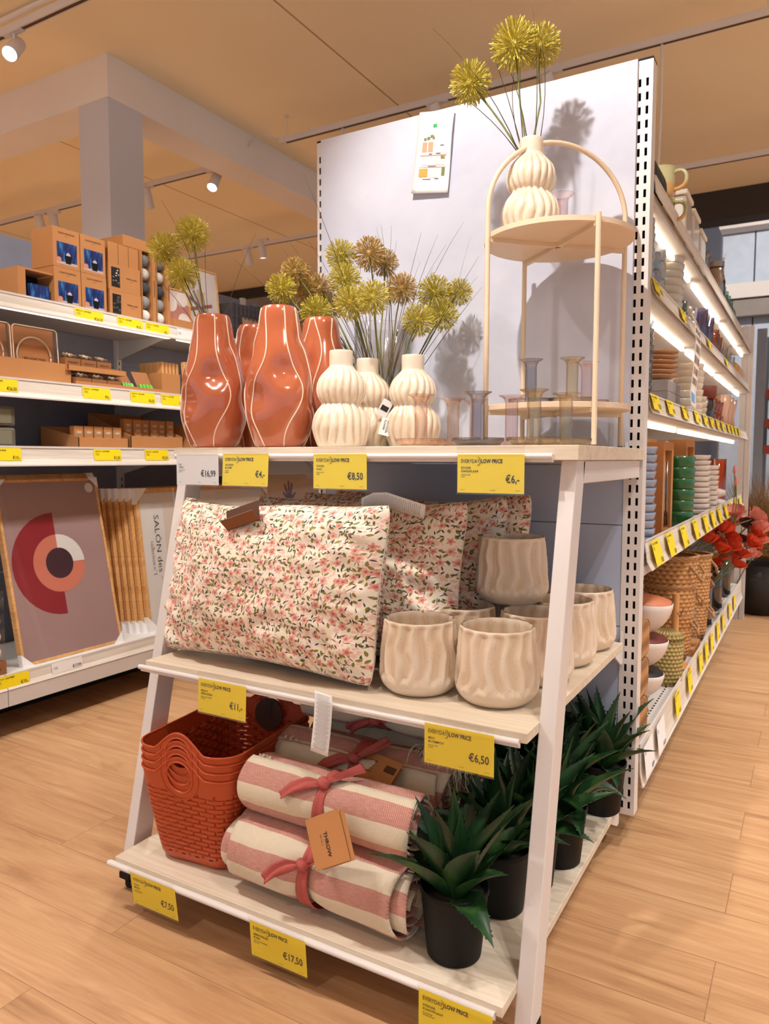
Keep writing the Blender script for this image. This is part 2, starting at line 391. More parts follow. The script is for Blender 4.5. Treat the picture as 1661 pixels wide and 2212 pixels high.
# ================================================================== DISPLAY PANEL (head of the gondola)
PH = 2.064
pan = thing('end_partition', 'tall pale grey display wall on two white slotted uprights, back of the rack', 'partition', (.42, 0, 0))
part(B().box(-.508, .505, -.012, .004, 1.0, PH), 'panel_board', M_conc, pan, bevel=.001)
b = B()
for z0, z1 in ((.03, .22), (.222, .545), (.547, .83), (.832, .998)): b.box(-.508, .505, .0, .012, z0, z1)
part(b, 'back_panel', M_bluegrey, pan, bevel=.0015)
def upright(cx, cols, label, w=.05):
    x0, x1 = cx-w/2, cx+w/2; ya, yb = -.004, .045; sl = .0035; zt = PH-.004
    b = B(); xs = [x0]+[c+k for c in cols for k in (-sl, sl)]+[x1]
    for i in range(0, len(xs), 2): b.box(xs[i], xs[i+1], ya, ya+.003, .012, zt)
    n = 56; pitch = .0357
    for c in cols:
        for k in range(n+1):
            z0 = .012 if k == 0 else .03+k*pitch-.0148; z1 = .03+k*pitch if k < n else zt
            b.box(c-sl, c+sl, ya, ya+.003, z0, z1)
    b.box(x0, x0+.003, ya+.003, yb, .012, zt).box(x1-.003, x1, ya+.003, yb, .012, zt).box(x0+.003, x1-.003, yb-.003, yb, .012, zt, 1)
    b.box(x0+.0031, x1-.0031, ya+.02, ya+.021, .02, zt-.01, 1).box(x0, x1, ya, yb, zt, zt+.006, 1)
    return part(b, 'slotted_upright', [M_white, M_dark], pan, label=label)
upright(.938-.42, (.930-.42, .949-.42), None)
upright(-.0935-.42, (-.0965-.42,), None, .03)

# ================================================================== DISPLAY RACK
XL, XR = -.075, .925
TOPY, MIDY, BOTY = -.664, -.812, -.921
ZT, ZM, ZB = 1.042, .507, .046
rack = thing('display_rack', 'white A-frame display rack with three pale ash shelves in front of the grey panel', 'display rack', (.425, -.46, 0))
O = Vector((.425, -.46, 0))
def rb(): return B()
def rel(p): return Vector(p)-O
def rbox(b, x0, x1, y0, y1, z0, z1, mi=0): return b.box(x0-O.x, x1-O.x, y0-O.y, y1-O.y, z0, z1, mi)
part(rbox(B(), -.114, .969, TOPY, -.014, ZT-.03, ZT), 'top_shelf', M_ash, rack, bevel=.0012)
part(rbox(B(), XL, XR, MIDY, -.02, ZM-.02, ZM), 'middle_shelf', M_ash, rack, bevel=.0012)
part(rbox(B(), XL, XR, BOTY, -.02, ZB-.02, ZB), 'bottom_shelf', M_ash, rack, bevel=.0012)
def ly(z): return -.626-(1.012-z)*.224      # front face of the leg
for x0, x1 in ((-.128, -.096), (.924, .957)):
    b = B(); v = []
    for z in (-.036, ZT-.03):
        for y in (ly(z), ly(z)+.06):
            for x in (x0, x1): v.append(rel((x, y, z)))
    b.hexa(v); part(b, 'leg', M_white, rack, bevel=.002)
    c = rel(((x0+x1)/2, ly(-.05)+.03, FZ))
    part(B().lathe([(0, 0), (.017, 0), (.021, .006), (.021, .02), (.012, .024), (.012, .03), (0, .03)], 20, c=c).box(c.x-.017, c.x+.017, c.y-.031, c.y+.031, .03-.082, .046-.082), 'foot', M_black, rack, smooth=False)
    b = B(); rbox(b, x0, x1, -.58, -.016, ZT-.078, ZT-.031)
    part(b, 'side_rail', M_white, rack, bevel=.002)
for z, l in ((ZT-.031, None), (ZM-.021, None), (ZB-.021, None)):
    for x, s in ((.918, 1), (-.09, -1)):
        b = B(); zz = z; x1 = x+.006
        v = [rel((xx, yy, z2)) for z2 in (zz-.028, zz+.03) for yy in ((-.085, -.008) if z2 > zz else (-.03, -.008)) for xx in (x, x1)]
        b = B(); P = [(-.1, zz-.004), (-.1, zz), (-.02, zz), (-.02, zz+.05), (-.008, zz+.05), (-.008, zz-.04), (-.03, zz-.04)]
        n = len(P); vs = [rel((xx, y, z3)) for xx in (x, x1) for y, z3 in P]
        b.add(vs, [list(range(n)), list(range(n, 2*n))[::-1]]+[(i, i+n, (i+1) % n+n, (i+1) % n) for i in range(n)])
        part(b, 'hook_bracket', M_white, rack)
for y, z, x0, x1 in ((TOPY-.007, ZT-.022, -.1, .92), (MIDY-.007, ZM-.017, -.09, .912), (BOTY-.007, ZB-.016, -.09, .912)):
    b = B().tube([rel((x0, y, z)), rel((x1, y, z))], .0062, 12)
    b.box(x0-O.x, x1-O.x, y+.004-O.y, y+.0075-O.y, z-.012, z+.004)
    part(b, 'ticket_rail', M_white, rack, smooth=False)

# ------------------------------------------------------------------ price tags
TW, TH = .146, .08
def tag_print(name, sub, small, price, w=TW, h=TH, kind='y'):
    b = B(); k = h/.08
    if kind == 'y':
        letter(b, [('EVERYDAY', .008, -.018*k, .0115*k, 0, 'LEFT', .745), ('LOW PRICE', .0530*k, -.018*k, .0115*k, 1, 'LEFT', .78)])
        cx, cy = .0462*k, -.0145*k
        pts = [(cx+.0052*math.cos(a), cy+.0085*math.sin(a), .0006) for a in [PI*.62-i*PI*1.28/16 for i in range(17)]]
        for i in range(16):
            wd = .00022+.0005*math.sin(PI*i/16)
            p, q = Vector(pts[i]), Vector(pts[i+1]); d = (q-p).normalized(); nn = Vector((-d.y, d.x, 0))*wd
            b.add([p-nn, q-nn, q+nn, p+nn], [(0, 1, 2, 3)])
    y = -.030*k
    for s in (name, sub): letter(b, [(s, .0085, y, .0064*k, .4, 'LEFT', 1.05)]); y -= .0072*k
    for s in small: letter(b, [(s, .0085, y+.0005, .0036*k, .3, 'LEFT', .95)]); y -= .0042*k
    if price: letter(b, [(price, w-.0095, -.058*k, .0225*k, .5, 'RIGHT', .78)])
    letter(b, [('Status: 11', .007, -.0745*k, .0026*k), ('19/01/2025', w*.5, -.0745*k, .0026*k), ('401 1026', w-.009, -.0745*k, .0026*k, 0, 'RIGHT')])
    return b
def price_tag(x, y, z, rz, txt, label, kind='y', group=None, tilt=.0, w=TW, roll=0):
    R0 = Euler((PI/2-tilt, roll, 0)).to_matrix().to_4x4()
    t = thing('price_tag', label, 'price tag', (x, y, z), 0, group, rot=(PI/2-tilt, roll, rz))
    if tilt or roll: pass
    part(B().box(0, w, -TH, 0, -.0005, 0), 'card', M_yellow if kind == 'y' else M_paper, t)
    part(tag_print(*txt, kind=kind, w=w), 'lettering', M_print, t)
    b = B(); b.add([(-.001, 0, .0016), (w+.001, 0, .0016), (w+.001, -TH-.0025, .0016), (-.001, -TH-.0025, .0016)], [(0, 1, 2, 3)])
    b.box(-.001, w+.001, -TH-.003, -TH-.0018, -.001, .0018)
    b.add([(-.001, 0, .0016), (w+.001, 0, .0016), (w+.001, .012, .0055), (-.001, .012, .0055)], [(0, 1, 2, 3)])
    b.add([(-.001, .012, .0055), (w+.001, .012, .0055), (w+.001, .017, -.002), (-.001, .017, -.002)], [(0, 1, 2, 3)])
    part(b, 'sleeve', M_clear, t)
    return t
yt, ym, yb_ = TOPY-.0145, MIDY-.0145, BOTY-.0145
price_tag(-.091, yt, ZT-.016, 0, ('ULI', 'VAAS', ('Ø18xH36 CM', 'ROOD'), '€16,99'), 'white price tag reading €16,99 at the left end of the top shelf', 'w')
price_tag(.071, yt, ZT-.016, 0, ('HELFRED', 'BLOEM', ('H60 CM', 'GROEN'), '€4,-'), 'yellow price tag reading €4,- under the terracotta vases', roll=.0, tilt=.06)
price_tag(.350, yt, ZT-.017, 0, ('THORE', 'VAAS', ('Ø15xH24 CM', 'ZAND'), '€8,50'), 'yellow price tag reading €8,50 under the ribbed cream vases')
price_tag(.719, yt, ZT-.018, 0, ('EDGAR', 'KANDELAAR', ('Ø10xH10 CM', 'GLAS'), '€6,-'), 'yellow price tag reading €6,- under the glass candle holders')
price_tag(.119, ym, ZM-.012, 0, ('MALVA', 'SIERKUSSEN', ('40X60 CM ROZE/MEER', 'KATOEN'), '€11,-'), 'yellow price tag reading €11,- below the floral cushions', tilt=.05)
price_tag(.720, ym, ZM-.011, 0, ('MAX', 'BLOEMPOT', ('Ø15xH14 CM', 'TAUPE'), '€6,50'), 'yellow price tag reading €6,50 below the plant pots')
price_tag(-.006, yb_, ZB-.013, 0, ('EVAN', 'MAND', ('L38xB28xH24 CM', 'TERRACOTTA'), '€7,50'), 'yellow price tag reading €7,50 below the orange baskets', tilt=-.12)
price_tag(.360, yb_, ZB-.013, 0, ('AMASONLIJN', 'PLAID', ('130X170 CM ROZE/MEER', 'KATOEN'), '€17,50'), 'yellow price tag reading €17,50 below the striped throws', tilt=-.08)
price_tag(.766, yb_, ZB-.013, 0, ('STEINAR', 'KUNSTPLANT', ('Ø12xH28 CM', 'GROEN/ZWART'), ''), 'yellow price tag below the aloe plants, cut off by the photo edge')
# ================================================================== GOODS ON THE TOP SHELF
def sm(a, b, x): t = max(0, min(1, (x-a)/(b-a))); return t*t*(3-2*t)
def prof(pts, n=4):
    """Catmull-Rom through (r, z) points"""
    out = []
    P = [pts[0]]+list(pts)+[pts[-1]]
    for i in range(1, len(P)-2):
        p0, p1, p2, p3 = P[i-1], P[i], P[i+1], P[i+2]
        for k in range(n):
            t = k/n
            out.append(tuple(.5*((2*p1[j])+(-p0[j]+p2[j])*t+(2*p0[j]-5*p1[j]+4*p2[j]-p3[j])*t*t+(-p0[j]+3*p1[j]-3*p2[j]+p3[j])*t**3) for j in (0, 1)))
    out.append(pts[-1]); return out
def rad(P, z):
    for i in range(len(P)-1):
        if P[i][1] <= z <= P[i+1][1]: return P[i][0]+(P[i+1][0]-P[i][0])*(z-P[i][1])/(P[i+1][1]-P[i][1]+1e-9)
    return P[-1][0]
# terracotta vase with dents and wavy cream lines
VP = prof([(.055, 0), (.066, .012), (.083, .07), (.088, .12), (.082, .18), (.067, .25), (.055, .30), (.0505, .335), (.047, .352), (.043, .36)], 5)
DENTS = [(-1.9, .125, .05, .018), (-1.0, .19, .044, .023), (.3, .13, .045, .018), (1.2, .22, .04, .018), (2.2, .14, .045, .013), (2.9, .26, .03, .008), (-2.7, .235, .03, .008), (-.2, .275, .028, .007), (.9, .06, .04, .008)]
def vr(a, z):
    d = 0
    for (da, dz, s, k) in DENTS:
        w_ = math.atan2(math.sin(a-da), math.cos(a-da)); q = (w_*.075)**2+(z-dz)**2
        d += k*math.exp(-q/(2*(s*.55)**2))-.35*k*math.exp(-q/(2*(s*1.1)**2))
    return rad(VP, z)-d
def vase_terra(rz, x, y, label, first=[None]):
    if first[0] is None:
        zs = [.36*i/54 for i in range(55)]
        b = B(); n = 72
        def fn(u, v):
            z = .36*v; a = 2*PI*u; r = vr(a, z) if z < .352 else rad(VP, z); return (r*math.cos(a), r*math.sin(a), z)
        b.grid(fn, n, 60, cu=True)
        b.lathe([(.043, .36), (.039, .3595), (.037, .352), (.04, .33), (.055, .26), (.07, .12), (.05, .012), (0, .01)], n)
        b.add([(.055*math.cos(2*PI*k/n), .055*math.sin(2*PI*k/n), 0) for k in range(n)], [list(range(n))[::-1]])
        body = b.mesh('vase_body', M_terra, True)
        L = B()
        for k in range(7):
            a0 = 2*PI*k/7+.12*math.sin(k*2.3); pts = []
            for i in range(49):
                z = .004+.352*i/48; a = a0+.20*math.sin(z*17+k*1.9)+.10*math.sin(z*31+k*2.7); r = (vr(a, z) if z < .352 else rad(VP, z))+.0004
                pts.append((r*math.cos(a), r*math.sin(a), z))
            L.tube(pts, .0019, 6)
        t = thing('terracotta_vase', label, 'vase', (x, y, ZT), rz, 'dented terracotta vases')
        put(body, 'vase_body', t); put(L.mesh('cream_line', M_cream, True), 'cream_line', t, label='thin wavy cream lines running down the vase'); first[0] = t
        return t
    return dup(first[0], (x, y, ZT), rz, label)
vase_terra(.15, -.070, -.555, 'leftmost tall terracotta vase with wavy cream lines, holding three green flower heads')
vase_terra(.25, .157, -.555, 'second of the two front terracotta vases, empty and showing tallest beside the ribbed cream vases')
vase_terra(2.1, -.075, -.375, 'terracotta vase mostly hidden behind the two front terracotta vases')
vase_terra(3.4, .160, -.372, 'terracotta vase standing behind, right next to the ribbed cream vases')

# ribbed cream double-bulb vase
M_rib = NT('speckled_cream_glaze'); _t = M_rib
_c = _t.coord('Object'); _vo = _t.new('ShaderNodeTexVoronoi'); _t.l.new(_c, _vo.inputs['Vector']); _vo.inputs['Scale'].default_value = 140; _vo.inputs['Randomness'].default_value = 1
_sp = _t.math('LESS_THAN', _vo.outputs['Distance'], .11); _sel = _t.math('GREATER_THAN', _t.noise(_c, 60, 1), .5)
_t.base(_t.mix(_t.math('MULTIPLY', _t.math('MULTIPLY', _sp, _sel), .7), _t.ramp(_t.noise(_c, 14, 2), [(.3, lin((222, 205, 182))), (.7, lin((236, 222, 204)))]), lin((110, 88, 66))))
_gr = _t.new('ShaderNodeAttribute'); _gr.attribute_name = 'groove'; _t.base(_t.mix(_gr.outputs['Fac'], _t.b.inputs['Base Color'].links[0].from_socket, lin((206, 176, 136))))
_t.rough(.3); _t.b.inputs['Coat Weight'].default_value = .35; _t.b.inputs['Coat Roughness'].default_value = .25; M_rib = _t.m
RP = prof([(.052, 0), (.060, .004), (.071, .035), (.0735, .058), (.066, .085), (.052, .104), (.050, .110), (.058, .122), (.0625, .145), (.055, .172), (.038, .192), (.0305, .200), (.0295, .205), (.0295, .236), (.0285, .240)], 5)
def rib_mesh():
    n = 128; N = 18
    b = B()
    def fn(u, v):
        z = .24*v; a = 2*PI*u; r = rad(RP, z)
        m = sm(.0, .02, z)*(1-sm(.185, .2, z)); ph = .055*math.sin(z*62+1.3*math.sin(3*a))+.05*math.sin(z*28+2*a)
        g = abs(math.sin((a+ph)*N/2)); r *= 1-m*.085*(1-g)**1.6*1.2
        return (r*math.cos(a), r*math.sin(a), z)
    b.grid(fn, n, 84, cu=True)
    b.lathe([(.0285, .24), (.0265, .2395), (.0255, .236), (.026, .2), (.045, .15), (.05, .05), (0, .01)], n)
    b.add([(.052*math.cos(2*PI*k/32), .052*math.sin(2*PI*k/32), 0) for k in range(32)], [list(range(32))[::-1]])
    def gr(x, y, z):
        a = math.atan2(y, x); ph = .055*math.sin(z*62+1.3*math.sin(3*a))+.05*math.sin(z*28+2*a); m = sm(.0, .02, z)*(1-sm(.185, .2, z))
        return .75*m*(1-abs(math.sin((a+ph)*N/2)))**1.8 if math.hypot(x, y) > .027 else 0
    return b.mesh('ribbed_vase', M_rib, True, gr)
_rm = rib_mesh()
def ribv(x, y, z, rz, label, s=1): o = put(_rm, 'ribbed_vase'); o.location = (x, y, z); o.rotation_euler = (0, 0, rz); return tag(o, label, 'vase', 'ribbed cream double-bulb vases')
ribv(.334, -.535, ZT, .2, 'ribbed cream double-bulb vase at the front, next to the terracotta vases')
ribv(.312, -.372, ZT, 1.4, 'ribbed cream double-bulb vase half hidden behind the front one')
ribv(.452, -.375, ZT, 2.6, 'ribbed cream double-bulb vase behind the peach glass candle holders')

# round two-tier plant stand
SX, SY, SR = .782, -.215, .186
M_stand = pm('beige_powder_coat', (222, 200, 172), .45, var=.02)
ZU, ZL = 1.566, 1.142
st = thing('plant_stand', 'beige metal two-tier round stand with an arched handle, right end of the top shelf', 'plant stand', (SX, SY, ZT))
for z in (ZU, ZL):
    b = B().lathe([(0, -.0015), (SR-.004, -.0015), (SR, 0), (SR, .012), (SR-.003, .013), (SR-.004, .011), (SR-.005, .002), (0, .001)], 72, c=(0, 0, z-ZT-.006))
    tr = part(b, 'round_tray', M_stand, st, smooth=False)
    b = B()
    for a in (PI/4, 3*PI/4): c, s = math.cos(a), math.sin(a); b.bar((-SR*c, -SR*s, z-ZT-.0125), (SR*c, SR*s, z-ZT-.0125), .012, .010)
    b.lathe([(0, -.021), (.004, -.021), (.004, -.018), (0, -.018)], 10, c=(0, 0, z-ZT))
    part(b, 'cross_brace', M_stand, tr)
d7 = math.sqrt(.5); LR = SR+.006
b = B(); L = lambda s1, s2, z: (s1*LR*d7, s2*LR*d7, z)
arc = [L(-1, -1, 0.004), L(-1, -1, .3), L(-1, -1, ZU-ZT+.05)]
arch_h = 1.806-(ZU+.06)
for i in range(1, 24):
    a = PI-PI*i/24; r = LR*math.cos(a); arc.append((r*d7, r*d7, ZU-ZT+.06+arch_h*math.sin(a)))
arc += [L(1, 1, ZU-ZT+.05), L(1, 1, .3), L(1, 1, .004)]
part(b.tube(arc, .0065, 12), 'arched_handle', M_stand, st, smooth=True)
for s1, s2 in ((1, -1), (-1, 1)): part(B().tube([L(s1, s2, .004), L(s1, s2, ZU-ZT+.012)], .0065, 12), 'leg', M_stand, st, smooth=False)
for s1, s2 in ((1, -1), (-1, 1), (1, 1), (-1, -1)): part(B().lathe([(0, 0), (.0075, 0), (.0075, .006), (0, .006)], 12, c=L(s1, s2, 0)), 'foot_cap', pm('brown_cap', (88, 70, 56), .6), st)
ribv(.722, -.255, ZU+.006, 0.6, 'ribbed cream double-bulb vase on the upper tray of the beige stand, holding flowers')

# glass candle holders
CH_P = [(.055, .010), (.053, .003), (.045, 0), (.02, .001), (.019, .006), (.0165, .012), (.0155, .02), (.0155, .088), (.017, .096), (.022, .107), (.0295, .116), (.030, .1175), (.0285, .1172), (.021, .109), (.0155, .097), (.0135, .088), (.0135, .02), (.012, .008), (0, .007)]
DISH = [(.0575, .017), (.0555, .008), (.047, .0015), (.02, .0005), (0, .0005)]
GL = {}
def chold(x, y, z, c, label, s=1.0, group='coloured glass candle holders'):
    if c not in GL:
        cols = dict(peach=((255, 247, 241), (236, 186, 160)), rose=((253, 246, 245), (226, 190, 188)), grey=((238, 236, 238), (128, 122, 128)), amber=((252, 246, 234), (196, 160, 112)))
        g = glass('glass_'+c, *cols[c])
        GL[c] = (B().lathe([(.021, .004), (.019, .007), (.0158, .012), (.0148, .020), (.0148, .098), (.0160, .105), (.0200, .111), (.0290, .1155), (.0305, .1175), (.0290, .1172), (.0195, .1125), (.0148, .1055), (.0134, .098), (.0134, .020)], 40).mesh('candle_tube', g, True),
                 B().lathe([(.0575, .018), (.0568, .018), (.0545, .0085), (.046, .0035), (0, .0030)], 48).lathe([(.0575, .018), (.056, .009), (.047, .0015), (.02, .0002), (0, .0002)], 48).mesh('dish', g, True))
    t = thing('candle_holder', label, 'candle holder', (x, y, z), 0, group)
    put(GL[c][0], 'candle_tube', t); put(GL[c][1], 'dish', t)
    if s != 1: t.scale = (s, s, s)
    return t
chold(.588, -.592, ZT, 'peach', 'peach glass candle holder at the left front, before the third ribbed vase')
chold(.606, -.458, ZT, 'peach', 'peach glass candle holder second from the left, set slightly back')
chold(.640, -.400, ZT, 'rose', 'pale rose glass candle holder just left of and behind the smoke grey one')
chold(.727, -.592, ZT, 'grey', 'smoke grey glass candle holder standing on the shelf board')
chold(.760, -.472, ZT, 'rose', 'pale rose glass candle holder just right of the smoke grey one')
chold(.853, -.590, ZT, 'amber', 'amber glass candle holder at the front edge, left of the other amber one')
chold(.885, -.468, ZT, 'amber', 'amber glass candle holder set back, rightmost on the shelf board')
chold(.735, -.270, ZL+.006, 'grey', 'smoke grey glass candle holder on the lower tray of the stand')
chold(.835, -.250, ZL+.006, 'amber', 'amber glass candle holder on the lower tray of the stand')
chold(.845, -.150, ZL+.006, 'rose', 'pink glass candle holder behind the amber one on the lower tray')
chold(.782, -.185, ZU+.006, 'rose', 'pale pink glass candle holder beside the vase on the upper tray')

# ------------------------------------------------------------------ artificial flowers
def flower_mat(name, a, b_):
    t = NT(name); f = t.noise(t.coord(), 60, 2); t.base(t.ramp(f, [(.3, lin(a)), (.7, lin(b_))])); t.rough(.42); return t.m
M_fl = [flower_mat('yellow_green_floret', (150, 134, 30), (222, 206, 82)), flower_mat('olive_floret', (140, 108, 48), (214, 180, 98))]
M_stem = pm('green_stem', (112, 116, 42), .5, var=.2, vs=60); M_blade = pm('dark_grass_blade', (70, 66, 34), .6, var=.2)
def head_mesh(mi, seed):
    rnd = random.Random(seed); b = B(); N = 420
    for k in range(N):
        z = 1-2*(k+.5)/N; a = k*2.39996+rnd.uniform(-.2, .2); r = math.sqrt(1-z*z)
        d = Vector((r*math.cos(a), r*math.sin(a), z+rnd.uniform(-.08, .08))).normalized(); Lr = rnd.uniform(.84, 1.04)
        side = d.orthogonal().normalized(); side = (Matrix.Rotation(rnd.uniform(0, 6), 3, d) @ side); bend = side*rnd.uniform(.0, .14)
        s2 = d.cross(side)
        p0 = d*.28; p1 = d*(Lr*.72)+bend*.3; p2 = d*Lr+bend
        w0, w1 = .014, .030
        b.add([p0+side*w0, p0-side*w0, p1-side*w0*.8, p1+side*w0*.8], [(0, 1, 2, 3)])
        b.add([p1+side*w0*.6, p1-side*w0*.6+s2*.01, p2-side*w1, p2+side*w1, p2+d*.06, p1*.6+p2*.4+s2*w1], [(0, 1, 2, 3), (2, 3, 4), (0, 3, 5), (1, 2, 5), (5, 2, 4), (5, 3, 4)])
    b.sphere((0, 0, 0), .22, 10, 8)
    return b.mesh('flower_head', M_fl[mi])
HEADS = [head_mesh(0, 1), head_mesh(1, 2), head_mesh(0, 3)]
def flower(base, c, r, kind, label, group, blades=2, seed=0, bl_dir=None):
    """stem from base (in the vase mouth) to the head centre c"""
    rnd = random.Random(seed); base, c = Vector(base), Vector(c)
    t = thing('artificial_flower', label, 'flower', base, 0, group)
    h = put(HEADS[kind], 'flower_head', t); h.location = c-base; h.scale = (r*1.18,)*3; h.rotation_euler = (rnd.uniform(0, 6), rnd.uniform(0, 6), rnd.uniform(0, 6))
    d = c-base; m = d*.5+Vector((rnd.uniform(-.01, .01), rnd.uniform(-.01, .01), d.length*.07))
    pts = [Vector((0, 0, 0)), d*.25+Vector((0, 0, d.length*.05)), m, d*.8+Vector((0, 0, d.length*.03)), d]
    part(B().tube(pts, [.0028, .0026, .0022, .002, .002], 7), 'stem', M_stem, t, smooth=True)
    b = B()
    for k in range(blades):
        dd = d.normalized()+Vector((rnd.uniform(-.35, .35), rnd.uniform(-.25, .25), rnd.uniform(.2, .6))); dd.normalize(); Ln = d.length*rnd.uniform(.95, 1.3)
        bend = Vector((rnd.uniform(-.12, .12), rnd.uniform(-.08, .08), -.02))
        P = [dd*Ln*s+bend*(s**2.2)*Ln*2.2 for s in (0, .15, .3, .45, .6, .75, .88, 1)]
        b.tube(P, [.0014, .0014, .0012, .001, .0009, .0008, .0006, .0003], 4)
    if blades: part(b, 'grass_blade', M_blade, t)
    return t
# clear cylinder vase with the big bunch
gx, gy = .292, -.255
cv = B().lathe([(.0, .0), (.079, .0), (.0815, .003), (.0815, .348), (.0795, .35), (.078, .348), (.078, .02), (0, .018)], 56)
solo(cv, 'glass_vase', M_glass, 'tall clear glass cylinder vase behind the ribbed cream vases', 'vase', (gx, gy, ZT), smooth=True)
big = [(638, 588, 28, 1, -.30), (608, 624, 29, 0, -.38), (659, 630, 31, 1, -.25), (692, 622, 27, 1, -.20), (683, 676, 32, 0, -.33), (712, 660, 26, 1, -.16),
       (736, 551, 29, 0, -.30), (798, 548, 32, 1, -.27), (831, 568, 26, 1, -.20), (744, 603, 31, 0, -.36), (757, 655, 33, 0, -.42), (805, 642, 33, 0, -.44),
       (867, 624, 30, 1, -.25), (939, 633, 34, 0, -.16), (992, 631, 25, 0, -.11), (903, 692, 31, 0, -.26), (954, 680, 31, 0, -.17)]
big_l = ['highest of the olive flower heads at the far left of the big bunch', 'green flower head at the extreme left of the big bunch', 'olive flower head low at the left of the big bunch', 'olive flower head in front of the left slotted upright', 'green flower head just above the back terracotta vase', 'small olive flower head behind the left middle of the big bunch',
         'green flower head at the top left of the big bunch', 'topmost olive flower head in the middle of the big bunch', 'olive flower head touching the right of the topmost one', 'green flower head below the top left one', 'green flower head low in the front of the big bunch, left of the brightest', 'bright yellow-green flower head at the centre front of the big bunch',
         'airy olive flower head on the right middle of the big bunch', 'large yellow-green flower head upper right of the big bunch', 'yellow-green flower head at the extreme right of the big bunch', 'lowest yellow-green flower head on the right of the big bunch', 'yellow-green flower head low at the right, beside the lowest one']
for i, (px, py, rp, kd, y) in enumerate(big):
    c = on_y(px, py, y); dpt = (c-CAMP).dot(FW); a = math.atan2(c.y-gy, c.x-gx)
    flower((gx+.02*math.cos(a+PI), gy+.02*math.sin(a+PI), ZT+.02), c, rp*dpt/FPX, kd, big_l[i], 'flowers in the clear glass vase', 3 if i in (6, 7, 8, 12, 13, 14) else 2, 20+i)
for i, (px, py, rp, y, lab) in enumerate([(415, 505, 33, -.56, 'highest flower head of the three in the leftmost terracotta vase'), (354, 538, 31, -.60, 'leftmost flower head of the three in the leftmost terracotta vase'), (394, 592, 31, -.62, 'lowest flower head of the three in the leftmost terracotta vase')]):
    c = on_y(px, py, y); dpt = (c-CAMP).dot(FW)
    flower((-.070+.008*i, -.555, ZT+.20), c, rp*dpt/FPX, 0, lab, 'flowers in the leftmost terracotta vase', 2, 50+i)
for i, (px, py, rp, y, lab) in enumerate([(1111, 97, 44, -.27, 'largest and highest flower head above the arched handle'), (1168, 99, 38, -.20, 'flower head touching the largest one on its right, above the arched handle'), (1016, 179, 39, -.29, 'flower head bending out to the left above the grey panel edge')]):
    c = on_y(px, py, y); dpt = (c-CAMP).dot(FW)
    flower((.722+.006*(i-1), -.255, ZU+.15), c, rp*dpt/FPX, 0, lab, 'flowers in the vase on the stand', 3, 70+i)
# white plastic hang tags on the bunch
for (x, y, z, rx, ry, lab) in ((.400, -.41, 1.165, .15, .5, 'upper white paper tag hanging in the bunch behind the ribbed vases'), (.408, -.43, 1.118, -.1, .25, 'lower white paper tag reading ARTIFICIAL FLOWER behind the ribbed vases')):
    t = thing('hang_tag', lab, 'tag', (x, y, z), rot=(PI/2+rx, ry, .5))
    part(B().box(-.014, .014, -.045, 0, -.0004, .0004), 'card', M_paper, t)
    if z < 1.15:
        M = Matrix.Translation((0, -.004, 0)) @ Matrix.Rotation(-PI/2, 4, 'Z'); part(letter(B(), [('ARTIFICIAL', .001, .002, .0068, .5), ('FLOWER', .001, -.006, .0068, .5)], M=M, off=.0009), 'lettering', M_print, t)
    else: part(B().box(-.010, .010, -.03, -.016, .0004, .0008), 'printed_block', M_print, t)

# plan sheet pinned on the panel
ps = thing('paper_plan', 'long white sheet with a small colour picture of the rack, stuck on the grey panel', 'paper', (.322, -.014, 1.95))
q = [on_y(907, 243, -.016), on_y(983, 237, -.02), on_y(965, 415, -.03), on_y(888, 418, -.03)]
q = [p-Vector((.322, -.014, 1.95)) for p in q]
def qp(u, v, off=0):   # u 0..1 left-right, v 0..1 top-bottom
    p = q[0].lerp(q[1], u).lerp(q[3].lerp(q[2], u), v); return p+Vector((0, -off-.006*math.sin(v*5+.4)*u, 0))
part(B().grid(lambda u, v: qp(u, v), 6, 16), 'sheet', M_paper, ps, smooth=True, solid=.0006)
def patch(b, u0, u1, v0, v1, mi, off=.0012):
    b.grid(lambda u, v: qp(u0+(u1-u0)*u, v0+(v1-v0)*v, off), 3, 3, mi=mi)
b = B(); pm_ = [pm('photo_wall', (222, 218, 226), .7), pm('photo_terra', (226, 160, 132), .7), pm('photo_green', (120, 130, 80), .7), pm('photo_orange', (222, 160, 74), .7), pm('photo_cream', (236, 226, 216), .7), pm('photo_dark', (84, 72, 80), .7), pm('photo_logo', (60, 170, 96), .6)]
patch(b, .2, .93, .16, .52, 0, .0010)
for u in (.19, .36): b.grid(lambda a, v, u=u: qp(u+.14*a, .38+.12*v, .0014), 2, 3, mi=1)
for (u, v, s) in ((.22, .34, .06), (.31, .33, .07), (.40, .31, .08), (.47, .33, .05)): patch(b, u, u+s*1.2, v-.015, v+.02, 2, .0016)
for (u0, u1, v0, v1, m) in ((.2, .85, .555, .66, 4), (.74, .86, .55, .59, 2), (.16, .40, .70, .80, 3), (.46, .72, .72, .81, 4), (.78, .87, .69, .79, 2), (.40, .48, .52, .53, 5), (.6, .72, .515, .525, 5), (.4, .62, .67, .678, 5), (.28, .5, .826, .834, 5), (.6, .72, .82, .828, 5), (.15, .9, .535, .545, 1), (.15, .9, .68, .686, 1), (.7, .8, .42, .43, 5), (.45, .56, .16, .205, 6)): patch(b, u0, u1, v0, v1, m, .0016)
part(b, 'printed_picture', pm_, ps)
